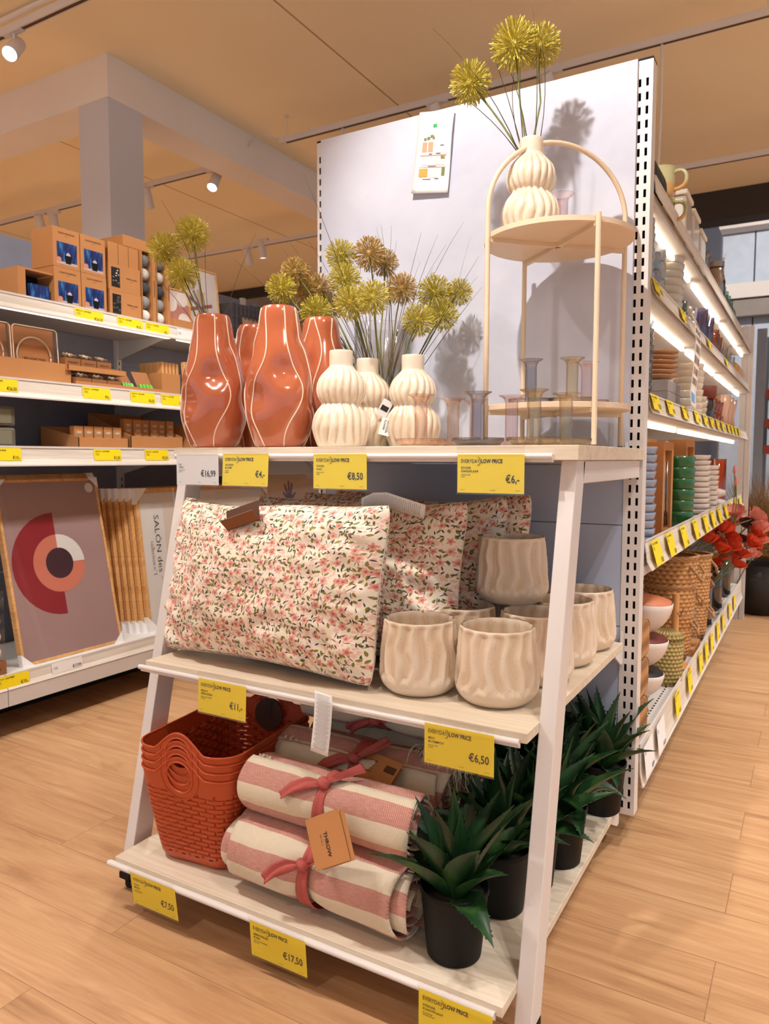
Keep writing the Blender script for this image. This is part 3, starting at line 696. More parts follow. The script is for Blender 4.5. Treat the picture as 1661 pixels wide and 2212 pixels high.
# ================================================================== MIDDLE SHELF
# floral cushions
def floral():
    t = NT('floral_cotton'); uv = t.new('ShaderNodeTexCoord').outputs['UV']
    uv = t.vmath('MULTIPLY', uv, (1, 1, 0))
    def cell(scale, rnd_, off):
        v = t.vmath('ADD', t.vmath('SCALE', uv, scale), off)
        vo = t.new('ShaderNodeTexVoronoi', voronoi_dimensions='2D'); t.l.new(v, vo.inputs['Vector']); vo.inputs['Scale'].default_value = 1; vo.inputs['Randomness'].default_value = rnd_
        loc = t.vmath('SUBTRACT', v, vo.outputs['Position'])
        sp = t.new('ShaderNodeSeparateColor'); t.l.new(vo.outputs['Color'], sp.inputs[0])
        return loc, sp.outputs
    def xy(v): s = t.new('ShaderNodeSeparateXYZ'); t.l.new(v, s.inputs[0]); return s.outputs[0], s.outputs[1]
    def rot(v, ang):
        n = t.new('ShaderNodeVectorRotate', rotation_type='Z_AXIS'); t.l.new(v, n.inputs['Vector']); t.l.new(ang, n.inputs['Angle']); return n.outputs[0]
    M = t.math
    def leaves(scale, off, a, b_, thr, pair=True):
        loc, c = cell(scale, .95, off); v = rot(loc, M('MULTIPLY', c[0], 6.28)); x, y = xy(v)
        e = M('ADD', M('POWER', M('DIVIDE', M('ABSOLUTE', x), a), 2.0), M('DIVIDE', M('ABSOLUTE', y), b_))
        return M('MULTIPLY', M('LESS_THAN', e, 1.0), M('LESS_THAN', c[1], thr)), c
    base = lin((238, 226, 208))
    loc, c = cell(120, .8, (3, 1, 0)); m = M('MULTIPLY', M('LESS_THAN', t.vmath('LENGTH', loc), .36), M('GREATER_THAN', t.noise(uv, 22, 1), .5))
    col = t.mix(m, base, lin((232, 190, 176)))
    loc, c = cell(46, .9, (7, 2, 0)); x, y = xy(loc); r = t.vmath('LENGTH', loc); an = M('ARCTAN2', y, x)
    edge = M('ADD', .25, M('MULTIPLY', M('COSINE', M('ADD', M('MULTIPLY', an, 5.0), M('MULTIPLY', c[0], 6.0))), .06))
    fm = M('MULTIPLY', M('LESS_THAN', r, edge), M('LESS_THAN', c[1], .55)); col = t.mix(fm, col, lin((233, 192, 178)))
    for sc, off, a, b_, thr, cl in ((66, (1, 5, 0), .46, .20, .58, (132, 126, 56)), (80, (9, 3, 0), .46, .15, .42, (60, 70, 66)), (66, (4, 8, 0), .52, .07, .5, (84, 92, 66))):
        m, c = leaves(sc, off, a, b_, thr); col = t.mix(m, col, lin(cl))
    loc, c = cell(34, .85, (2, 6, 0)); x, y = xy(loc); r = t.vmath('LENGTH', loc); an = M('ARCTAN2', y, x); a5 = M('MULTIPLY', an, 5.0)
    rad_ = M('ADD', .27, M('MULTIPLY', M('COSINE', M('ADD', a5, M('MULTIPLY', c[0], 6.0))), .07))
    fm = M('MULTIPLY', M('LESS_THAN', r, rad_), M('LESS_THAN', c[1], .74)); col = t.mix(fm, col, t.mix(c[2], lin((230, 176, 164)), lin((216, 150, 138))))
    star = M('ADD', .10, M('MULTIPLY', M('COSINE', M('MULTIPLY', an, 9.0)), .05))
    fm = M('MULTIPLY', M('LESS_THAN', r, star), M('LESS_THAN', c[1], .74)); col = t.mix(fm, col, lin((186, 92, 66)))
    t.base(col); t.rough(.85); t.b.inputs['Sheen Weight'].default_value = .15
    t.bump(t.noise(t.vmath('SCALE', uv, 1), 900, 1), .15, .001); return t.m
M_floral = floral()
def cushion_mesh(W, H, T, seed, ou):
    b = B(); rnd = random.Random(seed); o = Vector((seed*3.1, 0, 0))
    def fn(side):
        def g(u, v):
            x = 2*u-1; y = 2*v-1
            px = x*(1-.055*(1-x*x*.2)*(1-abs(y))**0*(1-y*y)*1.0); py = y*(1-.075*(1-x*x))
            rc = 1-.045*(abs(x*y))**7; px = rc*x*W/2*(1-.05*(1-y*y)); py = rc*y*H/2*(1-.13*(1-x*x)+(.045*math.sin(x*3+seed) if y > 0 else 0)*(1-x*x))
            th = T/2*((1-abs(x)**3)*(1-abs(y)**2.6))**.5
            th *= 1+.16*noise.noise(Vector((x*1.7, y*1.7, side*2))+o)
            # wrinkles radiating from the corners and edges
            ed = max(abs(x), abs(y)); wr = .011*noise.noise(Vector((x*5, y*5, side*3+7))+o)+.008*sm(.5, .92, ed)*math.sin((x*7+y*9)*2.2+4*noise.noise(Vector((x*2, y*2, 5))+o))*(1-sm(.93, 1, ed))
            sag = -.012*(1-y)*(1-x*x)
            return (px, side*(max(th, .002)+wr*(1-sm(.9, 1, ed))), py+H/2+sag*.3)
        return g
    uvf = lambda u, v: (u*W+ou, v*H+ou*.7)
    b.grid(fn(-1), 64, 44, uvfn=uvf); b.grid(fn(1), 64, 44, uvfn=lambda u, v: (u*W+ou+3, v*H))
    pts = []
    for k in range(88):
        s = k/22; i = int(s); f = s-i; u, v = [(f, 0), (1, f), (1-f, 1), (0, 1-f)][i]; p = fn(-1)(u, v); pts.append((p[0], 0, p[2]))
    b2 = B().tube(pts, .0010, 6, closed=True)
    return b.mesh('cushion_cover', M_floral, True), b2.mesh('edge_seam', M_floral, True)
def cushion(x, y, z, lean, rz, seed, label, W=.665, H=.415, T=.19):
    t = thing('floral_cushion', label, 'cushion', (x, y, z), 0, 'floral cushions leaning on the middle shelf', rot=(-lean, 0, rz))
    a, c = cushion_mesh(W, H, T, seed, seed*.37); put(a, 'cushion_cover', t); put(c, 'edge_seam', t); return t
cu1 = cushion(.225, -.735, ZM+.004, .20, -.035, 1, 'front floral cushion, fully seen, with a folded brown card on its top edge')
cu2 = cushion(.335, -.545, ZM+.004, .17, -.03, 2, 'second floral cushion from the front, its right half showing beside the front one')
cu3 = cushion(.375, -.375, ZM+.004, .14, -.02, 3, 'third floral cushion from the front, its top corner sticking out behind the highest plant pot')
cu4 = cushion(.385, -.205, ZM+.004, .10, -.02, 4, 'rearmost floral cushion against the blue-grey panel')
# folded kraft card on the front cushion
c = on_y(527, 1128, -.735)
t = thing('cushion_card', 'folded dark brown card standing out from the top of the front floral cushion', 'card', (c.x, -.735, c.z+.02), rot=(-.35, -.32, .15))
b = B()
b.hexa([Vector(v) for v in ((-.048, -.005, -.030), (.046, -.005, -.030), (-.048, -.003, -.029), (.046, -.003, -.029), (-.048, -.032, -.014), (.046, -.032, -.014), (-.048, -.031, -.012), (.046, -.031, -.012))])
part(b, 'front_flap', pm('brown_card_front', (128, 78, 42), .7), t)
part(B().box(-.048, .046, -.004, -.0025, -.030, .020), 'back_flap', pm('brown_card_inner', (86, 50, 28), .7), t)
# care labels
def strip(name, pts, wv, mat, label, cat, lines=0, n=1):
    o = Vector(pts[0]); t = thing(name, label, cat, o)
    P = [Vector(p)-o for p in pts]; wv = Vector(wv); b = B(); N = len(P)
    def f(u, v):
        s = v*(N-1); i = min(int(s), N-2); k = s-i; return P[i].lerp(P[i+1], k)+wv*(u-.5)
    b.grid(f, 2, (N-1)*3); part(b, 'paper_strip', mat, t, smooth=True, solid=.0004)
    if lines:
        nb = B(); nn = (P[-1]-P[0]).cross(wv).normalized()
        if nn.y > 0: nn = -nn
        for k in range(lines):
            v0 = .06+.90*k/lines; L_ = .78 if k % 3 else .6
            nb.grid(lambda u, v, v0=v0, L_=L_: Vector(f(.5+L_*(u-.5), v0+v*.30/lines))+nn*.0009, 1, 1)
        part(nb, 'printed_lines', pm('pale_ink', (176, 172, 170), .7, var=0), t)
    return t
a_ = [on_y(698, 1497, -.83), on_y(699, 1515, -.842), on_y(697, 1550, -.846), on_y(694, 1585, -.848), on_y(689, 1628, -.850)]
strip('care_label', a_, (.046, -.002, -.004), M_paper, 'long white care label of a cushion hanging over the middle shelf edge', 'label', 40)
a_ = [on_y(765, 1093, -.66), on_y(790, 1081, -.65), on_y(820, 1080, -.64), on_y(855, 1092, -.63), on_y(905, 1108, -.60)]
strip('care_label', [Vector(p)+Vector((0, .03, 0)) for p in a_], (.012, -.015, .034), M_paper, 'curled white care label sticking up above the front cushion', 'label', 44)
a_ = [on_y(1040, 1126, -.37), on_y(1060, 1122, -.36), on_y(1085, 1119, -.35)]
strip('care_label', a_, (0, -.02, .004), M_paper, 'small white care label edge between the two rear cushions', 'label')

# taupe plant pots with wavy flutes
M_pot = NT('speckled_taupe_glaze'); _t = M_pot; _c = _t.coord('Object')
_vo = _t.new('ShaderNodeTexVoronoi'); _t.l.new(_c, _vo.inputs['Vector']); _vo.inputs['Scale'].default_value = 170
_sp = _t.math('MULTIPLY', _t.math('LESS_THAN', _vo.outputs['Distance'], .13), _t.math('GREATER_THAN', _t.noise(_c, 90, 1), .47))
_t.base(_t.mix(_t.math('MULTIPLY', _sp, .75), _t.ramp(_t.noise(_c, 9, 2), [(.3, lin((222, 202, 178))), (.7, lin((234, 218, 200)))]), lin((96, 76, 58))))
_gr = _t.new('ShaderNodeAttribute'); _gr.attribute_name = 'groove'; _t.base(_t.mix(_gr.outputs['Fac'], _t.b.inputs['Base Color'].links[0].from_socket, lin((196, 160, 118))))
_t.rough(.32); _t.b.inputs['Coat Weight'].default_value = .3; _t.b.inputs['Coat Roughness'].default_value = .2; M_pot = _t.m
PP = prof([(.056, 0), (.068, .004), (.083, .020), (.0895, .040), (.0890, .058), (.0860, .095), (.0815, .140), (.0790, .156), (.0768, .160)], 5)
def pot_mesh():
    b = B(); n = 150; N = 15
    def fn(u, v):
        z = .160*v; a = 2*PI*u; r = rad(PP, z)
        m = sm(.026, .044, z-.006*math.cos(N*a))*(1-.75*sm(.146, .158, z))
        ph = .045*math.sin(z*70+1.6*math.sin(2*a))+.012*math.sin(z*130+3*a); g = abs(math.cos((a+ph)*N/2))
        r *= 1-m*.095*g**1.2; return (r*math.cos(a), r*math.sin(a), z)
    b.grid(fn, n, 72, cu=True)
    def fi(u, v):
        z = .160-.148*v; a = 2*PI*u; r = rad(PP, z)-.007+.004*(0 if v > .02 else 1); m = .75*sm(.05, .15, z); g = .5+.5*math.cos(N*a)
        r *= 1-m*.05*(1-g); return (r*math.cos(a), r*math.sin(a), z)
    b.grid(fi, n, 20, cu=True)
    b.add([(.07*math.cos(2*PI*k/40), .07*math.sin(2*PI*k/40), .014) for k in range(40)], [list(range(40))])
    b.add([(.05*math.cos(2*PI*k/40), .05*math.sin(2*PI*k/40), 0) for k in range(40)], [list(range(40))[::-1]])
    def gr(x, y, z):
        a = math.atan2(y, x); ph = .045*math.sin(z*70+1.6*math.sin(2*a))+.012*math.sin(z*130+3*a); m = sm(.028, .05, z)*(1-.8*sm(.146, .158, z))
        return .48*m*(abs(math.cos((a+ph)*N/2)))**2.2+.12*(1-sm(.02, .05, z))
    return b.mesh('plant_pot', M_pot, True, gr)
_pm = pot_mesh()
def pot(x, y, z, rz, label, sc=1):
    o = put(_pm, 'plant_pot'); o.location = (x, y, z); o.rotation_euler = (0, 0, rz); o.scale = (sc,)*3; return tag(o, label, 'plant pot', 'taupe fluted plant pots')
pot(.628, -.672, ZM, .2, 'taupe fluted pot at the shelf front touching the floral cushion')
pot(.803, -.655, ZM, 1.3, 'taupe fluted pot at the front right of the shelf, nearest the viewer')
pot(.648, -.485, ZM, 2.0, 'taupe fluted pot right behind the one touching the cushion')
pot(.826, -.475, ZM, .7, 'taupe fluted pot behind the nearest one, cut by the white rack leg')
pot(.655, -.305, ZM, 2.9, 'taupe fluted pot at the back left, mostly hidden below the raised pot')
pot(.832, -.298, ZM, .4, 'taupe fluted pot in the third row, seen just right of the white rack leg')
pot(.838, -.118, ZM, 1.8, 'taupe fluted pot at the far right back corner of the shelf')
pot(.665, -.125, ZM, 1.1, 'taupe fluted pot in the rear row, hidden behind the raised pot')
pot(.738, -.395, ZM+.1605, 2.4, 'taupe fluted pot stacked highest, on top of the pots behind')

# ================================================================== BOTTOM SHELF
# woven-look plastic baskets, four nested
M_bask = pm('burnt_orange_plastic', (184, 74, 34), .42, var=.03)
HB = .235
def rrect(a, bb, rc, n):
    """n points at even arc length round a rounded rectangle, starting at the middle of the -y side"""
    seg = []; K = 10
    cs = [(a-rc, -bb+rc, -PI/2), (a-rc, bb-rc, 0), (-a+rc, bb-rc, PI/2), (-a+rc, -bb+rc, PI)]
    P = [Vector((0, -bb, 0))]
    for cx, cy, a0 in cs:
        for k in range(K+1): an = a0+PI/2*k/K; P.append(Vector((cx+rc*math.cos(an), cy+rc*math.sin(an), 0)))
    P.append(Vector((0, -bb, 0)))
    d = [0]
    for i in range(1, len(P)): d.append(d[-1]+(P[i]-P[i-1]).length)
    T = d[-1]; out = []; i = 0
    for k in range(n):
        s = T*k/n
        while d[i+1] < s: i += 1
        out.append(P[i].lerp(P[i+1], (s-d[i])/(d[i+1]-d[i]+1e-9)))
    return out, T
def basket_mesh():
    NB = 26; n = NB*10; rowh = .0115; NR = 15; z0 = .028
    zs = [0, .004, .010, .019]+[z0+rowh*i/5 for i in range(NR*5+1)]; zt0 = zs[-1]; NT_ = 16; rows = len(zs)-1+NT_
    def dims(z): k = z/HB; return .105+.037*k**.85, .158+.040*k**.85, .045+.015*k
    T = rrect(*dims(HB), n)[1]
    def crest(k):
        s = (k/n)*T; h = 0
        for c in (0, T/2, T): h = max(h, math.cos(PI/2*min(1, abs(s-c)/.072))**1.3)
        return .044*h
    b = B(); cache = {}
    def ring(z):
        q = round(z, 4)
        if q not in cache: cache[q] = rrect(*dims(q), n)[0]
        return cache[q]
    vs = []; zz_ = []
    def hdist(k, z): s = (k/n)*T; return min(math.hypot(s-c, z-.231) for c in (0, T/2, T))
    for j in range(rows+1):
        for k in range(n):
            z = zs[j] if j < len(zs) else zt0+(HB+crest(k)-zt0)*(j-len(zs)+1)/NT_
            p = ring(min(z, HB))[k].copy(); p.z = z; d = 0
            if z0 < z < zt0 and hdist(k, z) > .056:
                jj = j-4; ri = jj//5; col = (k+(ri % 2)*5) % 10
                if jj % 5 == 0 or col == 0: d = -.0042
            nrm = Vector((p.x/.139**2, p.y/.198**2, 0)).normalized(); p += nrm*(d-.012*(1-sm(0, .016, z))); vs.append(p); zz_.append(z)
    fs_ = []
    for j in range(rows):
        for k in range(n):
            k1 = (k+1) % n; zc = (zz_[j*n+k]+zz_[(j+1)*n+k])/2; hd = hdist(k+.5, zc)
            if hd < .036: continue
            if z0 < zc < zt0 and hd > .058:
                jj = j-4; ri = jj//5; col = (k+(ri % 2)*5) % 10
                if jj % 5 == 0 and col in (4, 5, 6): continue
            fs_.append((j*n+k, j*n+k1, (j+1)*n+k1, (j+1)*n+k))
    b.add(vs, fs_)
    b.add([vs[k] for k in range(n)], [list(range(n))[::-1]])
    # rim roll and handle rings
    rim = [vs[rows*n+k]+Vector((0, 0, 0)) for k in range(n)]; b.tube(rim, .0026, 8, closed=True)
    rr = ring(HB)
    for c0 in (0, T/2):
        pts = []
        for i in range(48):
            a = 2*PI*i/48; s = (c0+.0375*math.sin(a)) % T; z = .231+.0375*math.cos(a); kf = s/T*n; k0 = int(kf) % n
            p = ring(min(z, HB))[k0].lerp(ring(min(z, HB))[(k0+1) % n], kf-int(kf)); nrm = Vector((0, -1 if c0 == 0 else 1, 0)); pts.append(Vector((p.x, p.y, z))+nrm*.0005)
        b.tube(pts, .0026, 8, closed=True)
        pts2 = []
        for i in range(49):
            a = -PI*.62+PI*1.24*i/48+PI; s = (c0+.054*math.sin(a)) % T; z = .231+.054*math.cos(a); kf = s/T*n; k0 = int(kf) % n
            p = ring(min(z, HB))[k0].lerp(ring(min(z, HB))[(k0+1) % n], kf-int(kf)); pts2.append(Vector((p.x, p.y+(-.0006 if c0 == 0 else .0006), z)))
        b.tube(pts2, .0016, 6)
    # band below the rim
    for zz in (.209, .2135): b.tube([Vector((ring(zz)[k].x, ring(zz)[k].y, zz)) for k in range(n) if True], .0012, 6, closed=True) if False else None
    return b.mesh('basket', M_bask, 2)
_bm = basket_mesh()
bl = ['outermost and lowest orange woven-look plastic basket of the four nested', 'second lowest orange plastic basket of the four nested', 'third orange plastic basket of the four nested, just below the top one', 'topmost orange plastic basket of the four nested, its inside showing']
for i in range(4):
    o = put(_bm, 'storage_basket'); o.location = (.100, -.700, ZB+.019*i); o.rotation_euler = (0, 0, math.radians(6)); tag(o, bl[i], 'basket', 'nested orange baskets')
# dark round hanger card inside the top basket
t = thing('basket_card', 'round dark brown card hanging inside the back handle of the top basket', 'card', (.082, -.522, ZB+.262), rot=(-.12, 0, math.radians(6)))
b = B().lathe([(0, 0), (.044, 0), (.044, .001), (0, .001)], 36, M=Matrix.Rotation(PI/2, 4, 'X')); part(b, 'card', pm('dark_brown_card', (66, 38, 24), .6), t)
M_ = Matrix.Rotation(PI/2, 4, 'X') @ Matrix.Rotation(-PI/2, 4, 'Z'); M_ = Matrix.Translation((0, -.0022, .034)) @ M_
part(letter(B(), [('BASKET', .0, .004, .014, .5), ('WITH HANDLES', .0, -.008, .0066, .3)], M=M_), 'lettering', M_print, t)

# striped throws, rolled and tied
def throw_mat():
    t = NT('striped_woven_cotton'); uv = t.new('ShaderNodeTexCoord').outputs['UV']; s = t.new('ShaderNodeSeparateXYZ'); t.l.new(uv, s.inputs[0]); x, y = s.outputs[0], s.outputs[1]
    M = t.math; wob = M('MULTIPLY', t.noise(uv, 9, 2), .01)
    ph = M('FRACT', M('DIVIDE', M('ADD', y, wob), .088)); st_ = M('LESS_THAN', ph, .5)
    wx = M('SINE', M('MULTIPLY', M('ADD', x, M('MULTIPLY', y, .35)), 1700)); wy = M('SINE', M('MULTIPLY', y, 1500)); wv = M('MULTIPLY', wx, wy)
    mel = M('ADD', M('MULTIPLY', wv, .55), M('ADD', M('MULTIPLY', t.noise(t.vmath('MULTIPLY', uv, (60, 900, 1)), 1, 2), .9), -.05))
    pk = t.mix(mel, lin((170, 86, 78)), lin((234, 196, 178))); cr = t.mix(mel, lin((216, 200, 174)), lin((238, 226, 204)))
    t.base(t.mix(st_, cr, pk)); t.rough(.9); t.bump(wv, .5, .0012); t.b.inputs['Sheen Weight'].default_value = .2; return t.m
M_throw = throw_mat(); M_rib2 = pm('dusty_rose_ribbon', (178, 84, 78), .75, var=.08, vs=30, bump=.2, bs=600); M_fringe = pm('ecru_fringe', (226, 208, 178), .85, var=.1)
def roll_mesh(L, R, ph, seed):
    b = B(); turns = 5.2; th = (R-.016)/turns; o = Vector((seed*5, 0, 0))
    def fn(u, v):
        a = v*turns*2*PI; r = R-th*v*turns; x = (u-.5)*L
        edge = abs(2*u-1); x += (.010*math.sin(a*.7+seed)+.012*(1-v)*math.sin(a*1.3))*sm(.7, 1, edge)*(1 if u > .5 else -1)
        wob = 1+.045*noise.noise(Vector((x*9, math.cos(a)*1.5, math.sin(a)*1.5))+o)
        cinch = 1-.13*math.exp(-((x-.0)/.035)**2)*(1 if v < .25 else .3)
        r *= wob*cinch
        an = a+ph; return Vector((x, r*math.cos(an)*1.03, r*math.sin(an)*.95))
    arc = lambda v: R*v*turns*2*PI-th*turns*v*v*turns*PI
    b.grid(fn, 40, 230, uvfn=lambda u, v: (u*L, arc(v)+seed*.031))
    return b.mesh('rolled_cloth', M_throw, True), fn
def ribbon_band(R, x, w_, k=1.0):
    b = B()
    b.grid(lambda u, v: Vector((x+(u-.5)*w_*(1+.25*math.sin(v*2*PI*2)), (R*.885+.0025+.0015*math.sin(u*PI*3))*math.cos(v*2*PI)*1.03, (R*.885+.0025+.0015*math.sin(u*PI*3))*math.sin(v*2*PI)*.95)), 8, 48, cv=True)
    return b
def ribbon_tail(p0, pts, w_, nrm):
    b = B(); P = [Vector(p) for p in pts]; nrm = Vector(nrm).normalized()
    def f(u, v):
        s = v*(len(P)-1); i = min(int(s), len(P)-2); k = s-i; k2 = k*k*(3-2*k)
        p = P[i].lerp(P[i+1], k); d = (P[i+1]-P[i]).normalized(); sd = d.cross(nrm).normalized()
        ww = w_*(.45+.55*sm(0, .4, v)); q = (u-.5); return p+sd*q*ww+nrm*(.004*math.cos(q*9+v*4))
    b.grid(f, 6, 18); return b
def throw(x, y, z, rz, L, R, ph, seed, label, tie=True, knot_a=2.4, fr=True, tilt=0):
    t = thing('rolled_throw', label, 'throw', (x, y, z), 0, 'rolled striped throws', rot=(0, tilt, rz))
    me, fn = roll_mesh(L, R, ph, seed); rc = put(me, 'rolled_cloth', t, solid=.005)
    if tie:
        rb_ = part(ribbon_band(R, 0, .030), 'ribbon', M_rib2, t, smooth=True, solid=.0012)
        ky, kz = R*.9*math.cos(knot_a)*1.03, R*.9*math.sin(knot_a)*.95; nn = Vector((0, math.cos(knot_a), math.sin(knot_a)))
        K = Vector((0, ky, kz))+nn*.009; tv = Vector((0, -nn.z, nn.y))
        if tv.z > 0: tv = -tv
        part(B().sphere(K, .016, 14, 10, sc=(1, .75, .8), rf=lambda a, b_: 1+.18*math.sin(3*a+b_*4)), 'knot', M_rib2, rb_, smooth=True)
        part(ribbon_tail(0, [K, K+Vector((-.035, 0, 0))+tv*.012+nn*.006, K+Vector((-.065, 0, 0))+tv*.028+nn*.002, K+Vector((-.088, 0, 0))+tv*.05-nn*.004], .026, nn), 'ribbon_tail', M_rib2, rb_, smooth=True, solid=.0012)
        part(ribbon_tail(0, [K, K+Vector((.028, 0, 0))-tv*.018+nn*.009, K+Vector((.05, 0, 0))-tv*.036+nn*.004, K+Vector((.07, 0, 0))-tv*.058-nn*.004], .024, nn), 'ribbon_tail', M_rib2, rb_, smooth=True, solid=.0012)
    if fr:
        rnd = random.Random(seed+9); b = B()
        for k in range(16):
            u = rnd.random()*.12; a0 = ph+rnd.uniform(-.2, .1); p = Vector(((u-.5)*L, R*math.cos(a0)*1.03, R*math.sin(a0)*.95)); q = p+Vector((rnd.uniform(-.008, .008), rnd.uniform(-.004, .004), rnd.uniform(-.014, -.004)))
            b.tube([p, p.lerp(q, .5)+Vector((0, -.001, .001)), q], [.0018, .0026, .0012], 5)
        f = part(b, 'fringe', M_fringe, t); f['kind'] = 'stuff'
    return t, fn
R1 = .087
throw(.480, -.828, ZB+.084, -.02, .445, R1, -1.2, 1, 'striped rolled throw at the front bottom of the pile, spiral end to the right', knot_a=PI-.55)
throw(.492, -.800, ZB+.078+.146, -.03, .41, .072, 1.9, 2, 'striped rolled throw lying on the front bottom one, with a brown diamond-hung card', knot_a=PI-.95)
throw(.475, -.645, ZB+.084, .02, .44, R1, .3, 3, 'striped rolled throw low in the second row, hardly visible', tie=False, fr=False)
throw(.468, -.632, ZB+.078+.148, .02, .43, .078, 2.3, 4, 'striped rolled throw upper in the second row, under the brown printed card')
throw(.470, -.475, ZB+.078+.135, 0, .44, R1, 1.2, 5, 'striped rolled throw in the third row at mid height', tie=False, fr=False)
throw(.468, -.520, ZB+.078+.285, .02, .42, .078, 2.9, 6, 'topmost striped rolled throw, tied with a wide ribbon behind the white care label', knot_a=PI+.35)
throw(.470, -.480, ZB+.0785-.02, 0, .44, .058, 1.2, 7, 'striped rolled throw at the very bottom of the third row', tie=False, fr=False)
# fringe bunches at the right ends of the rear throws
def tassels(x, y, z, n, seed, label, dr=(0, -.03, -.08)):
    rnd = random.Random(seed); b = B()
    for k in range(n):
        a = rnd.uniform(-1, 1); p = Vector((a*.045, rnd.uniform(-.02, .02), rnd.uniform(0, .03))); L_ = rnd.uniform(.05, .10); d = Vector((rnd.uniform(-.5, .7), rnd.uniform(-.9, 0), rnd.uniform(-.3, .7))).normalized()
        P = [p, p+d*L_*.35, p+d*L_*.5+Vector((0, -.01, -.02)), p+d*L_*.5+Vector((rnd.uniform(-.02, .02), -.015, -.055)), p+d*L_*.45+Vector((rnd.uniform(-.03, .03), -.012, -.085))]
        b.tube(P, .0011, 4)
    o = solo(b, 'throw_fringe', M_fringe, label, 'fringe', (x, y, z), smooth=True); o['kind'] = 'stuff'; return o
tassels(.660, -.600, .330, 150, 3, 'tangle of cream cotton fringe hanging right of the printed brown card')
tassels(.715, -.760, .150, 70, 5, 'cream cotton fringe beside the spiral end of the front throw')
# kraft cards of the throws
t = thing('throw_card', 'brown diamond-hung card reading THROW on the front upper throw', 'card', (.528, -.908, .296), rot=(PI/2-.30, -.50, .05))
part(B().box(-.045, .045, -.098, 0, -.0008, .0), 'front_card', M_card, t, bevel=.0004)
part(B().box(-.03, .055, -.100, -.006, -.0035, -.0028), 'back_card', M_card, t)
M_ = Matrix.Translation((-.003, -.052, .0002)) @ Matrix.Rotation(-PI/2, 4, 'Z')
part(letter(B(), [('THROW', -.019, -.002, .0125, .5), ('130 x 170 cm', -.017, -.012, .004, 0)], M=M_), 'lettering', M_print, t)
c = on_y(808, 1660, -.70)
t = thing('throw_card', 'brown care card with faint print lying on the rear throw beside the fringe', 'card', (.545, -.712, .312), rot=(.75, -.05, -.35))
part(B().box(-.065, .055, -.05, .04, -.0006, 0), 'top_card', M_card, t); part(B().box(-.05, .060, -.058, .03, -.004, -.0034), 'lower_card', M_cardd, t)
b = B()
for k in range(14): b.box(.012+.0026*k, .0132+.0026*k+.0004*(k % 3), .008, .024, .0003, .0005)
part(b, 'barcode', M_print, t)
part(letter(B(), [('THROW', -.045, .02, .007, .4), ('100% cotton', -.045, .01, .0045), ('130 x 170 cm', -.045, .003, .0045), ('made in india', -.045, -.004, .0045)]), 'lettering', M_print, t)

# ------------------------------------------------------------------ aloe plants
def leaf_mat():
    t = NT('aloe_leaf'); c = t.coord('Object'); f = t.noise(t.vmath('MULTIPLY', c, (1, 1, .4)), 26, 3)
    t.base(t.ramp(f, [(.3, lin((16, 44, 24))), (.55, lin((28, 68, 34))), (.8, lin((62, 98, 44)))])); t.rough(.42); t.bump(t.noise(c, 300, 2), .1); return t.m
M_leaf = leaf_mat()
def leaf_mesh(L, W, curve, seed):
    b = B(); rnd = random.Random(seed); NV = 18; NU = 6
    def cen(v):   # path in the x-z plane: starts up, bends outwards
        a = curve[0]+(curve[1]-curve[0])*v; return a
    P = [Vector((0, 0, 0))]; A = []
    for j in range(NV): a = cen(j/NV); A.append(a); P.append(P[-1]+Vector((math.cos(a), 0, math.sin(a)))*L/NV)
    A.append(A[-1])
    def f(u, v):
        s = v*NV; i = min(int(s), NV); p = P[i]; a = A[i]; w_ = W*(.55+.45*sm(0, .25, v))*(1-sm(.25, 1.02, v))**.75
        q = 2*u-1; up = Vector((-math.sin(a), 0, math.cos(a))); thick = .0045*(1-v)*(1-q*q)
        return p+Vector((0, q*w_, 0))+up*(w_*.42*q*q)
    def f2(u, v): p = f(u, v); i = min(int(v*NV), NV); a = A[i]; q = 2*u-1; return p-Vector((-math.sin(a), 0, math.cos(a)))*(.006*(1-v*.8)*(1-q*q)+.0002)
    b.grid(f, NU, NV); b.grid(f2, NU, NV)
    for side in (0, 1):
        for k in range(20):
            v = .10+.86*k/20; p = Vector(f(side, v)); q = Vector(f(side, min(1, v+.022))); d = (q-p); o = Vector((0, (1 if side else -1)*.0048, 0))+d*.9+Vector((0, 0, .001))
            b.add([p, q, p+o], [(0, 1, 2)])
    return b.mesh('leaf', M_leaf, True)
LEAVES = [leaf_mesh(.21, .031, (1.35, 1.0), 1), leaf_mesh(.22, .034, (1.15, .60), 2), leaf_mesh(.20, .032, (.85, .30), 3), leaf_mesh(.15, .031, (.5, -.5), 4), leaf_mesh(.19, .027, (1.5, 1.3), 5)]
_pp = B().lathe([(0, 0), (.050, 0), (.0535, .004), (.066, .128), (.0685, .131), (.0685, .140), (.066, .1405), (.064, .138), (.060, .118), (0, .118)], 40).mesh('black_pot', M_black, True)
_soil = B().lathe([(.061, .120), (.03, .124), (0, .125)], 24).mesh('soil', pm('dark_soil', (38, 30, 24), .95, bump=.5), True)
def aloe(x, y, rz, label, seed, sc=1.0):
    t = thing('aloe_plant', label, 'artificial plant', (x, y, ZB), rz, 'artificial aloe plants on the bottom shelf')
    put(_pp, 'plant_pot', t); put(_soil, 'soil', t); rnd = random.Random(seed); k = 0
    for n, li, r0, z0 in ((3, 4, .006, .135), (4, 0, .012, .13), (5, 1, .018, .126), (4, 2, .022, .124), (3, 3, .024, .122)):
        for i in range(n):
            a = 2*PI*i/n+k*.8+rnd.uniform(-.25, .25); o = put(LEAVES[li], 'leaf', t); o.location = (r0*math.cos(a), r0*math.sin(a), z0); o.rotation_euler = (rnd.uniform(-.2, .2), rnd.uniform(-.12, .12), a); s = rnd.uniform(.85, 1.12); o.scale = (s, s, s)
        k += 1
    t.scale = (sc,)*3; return t
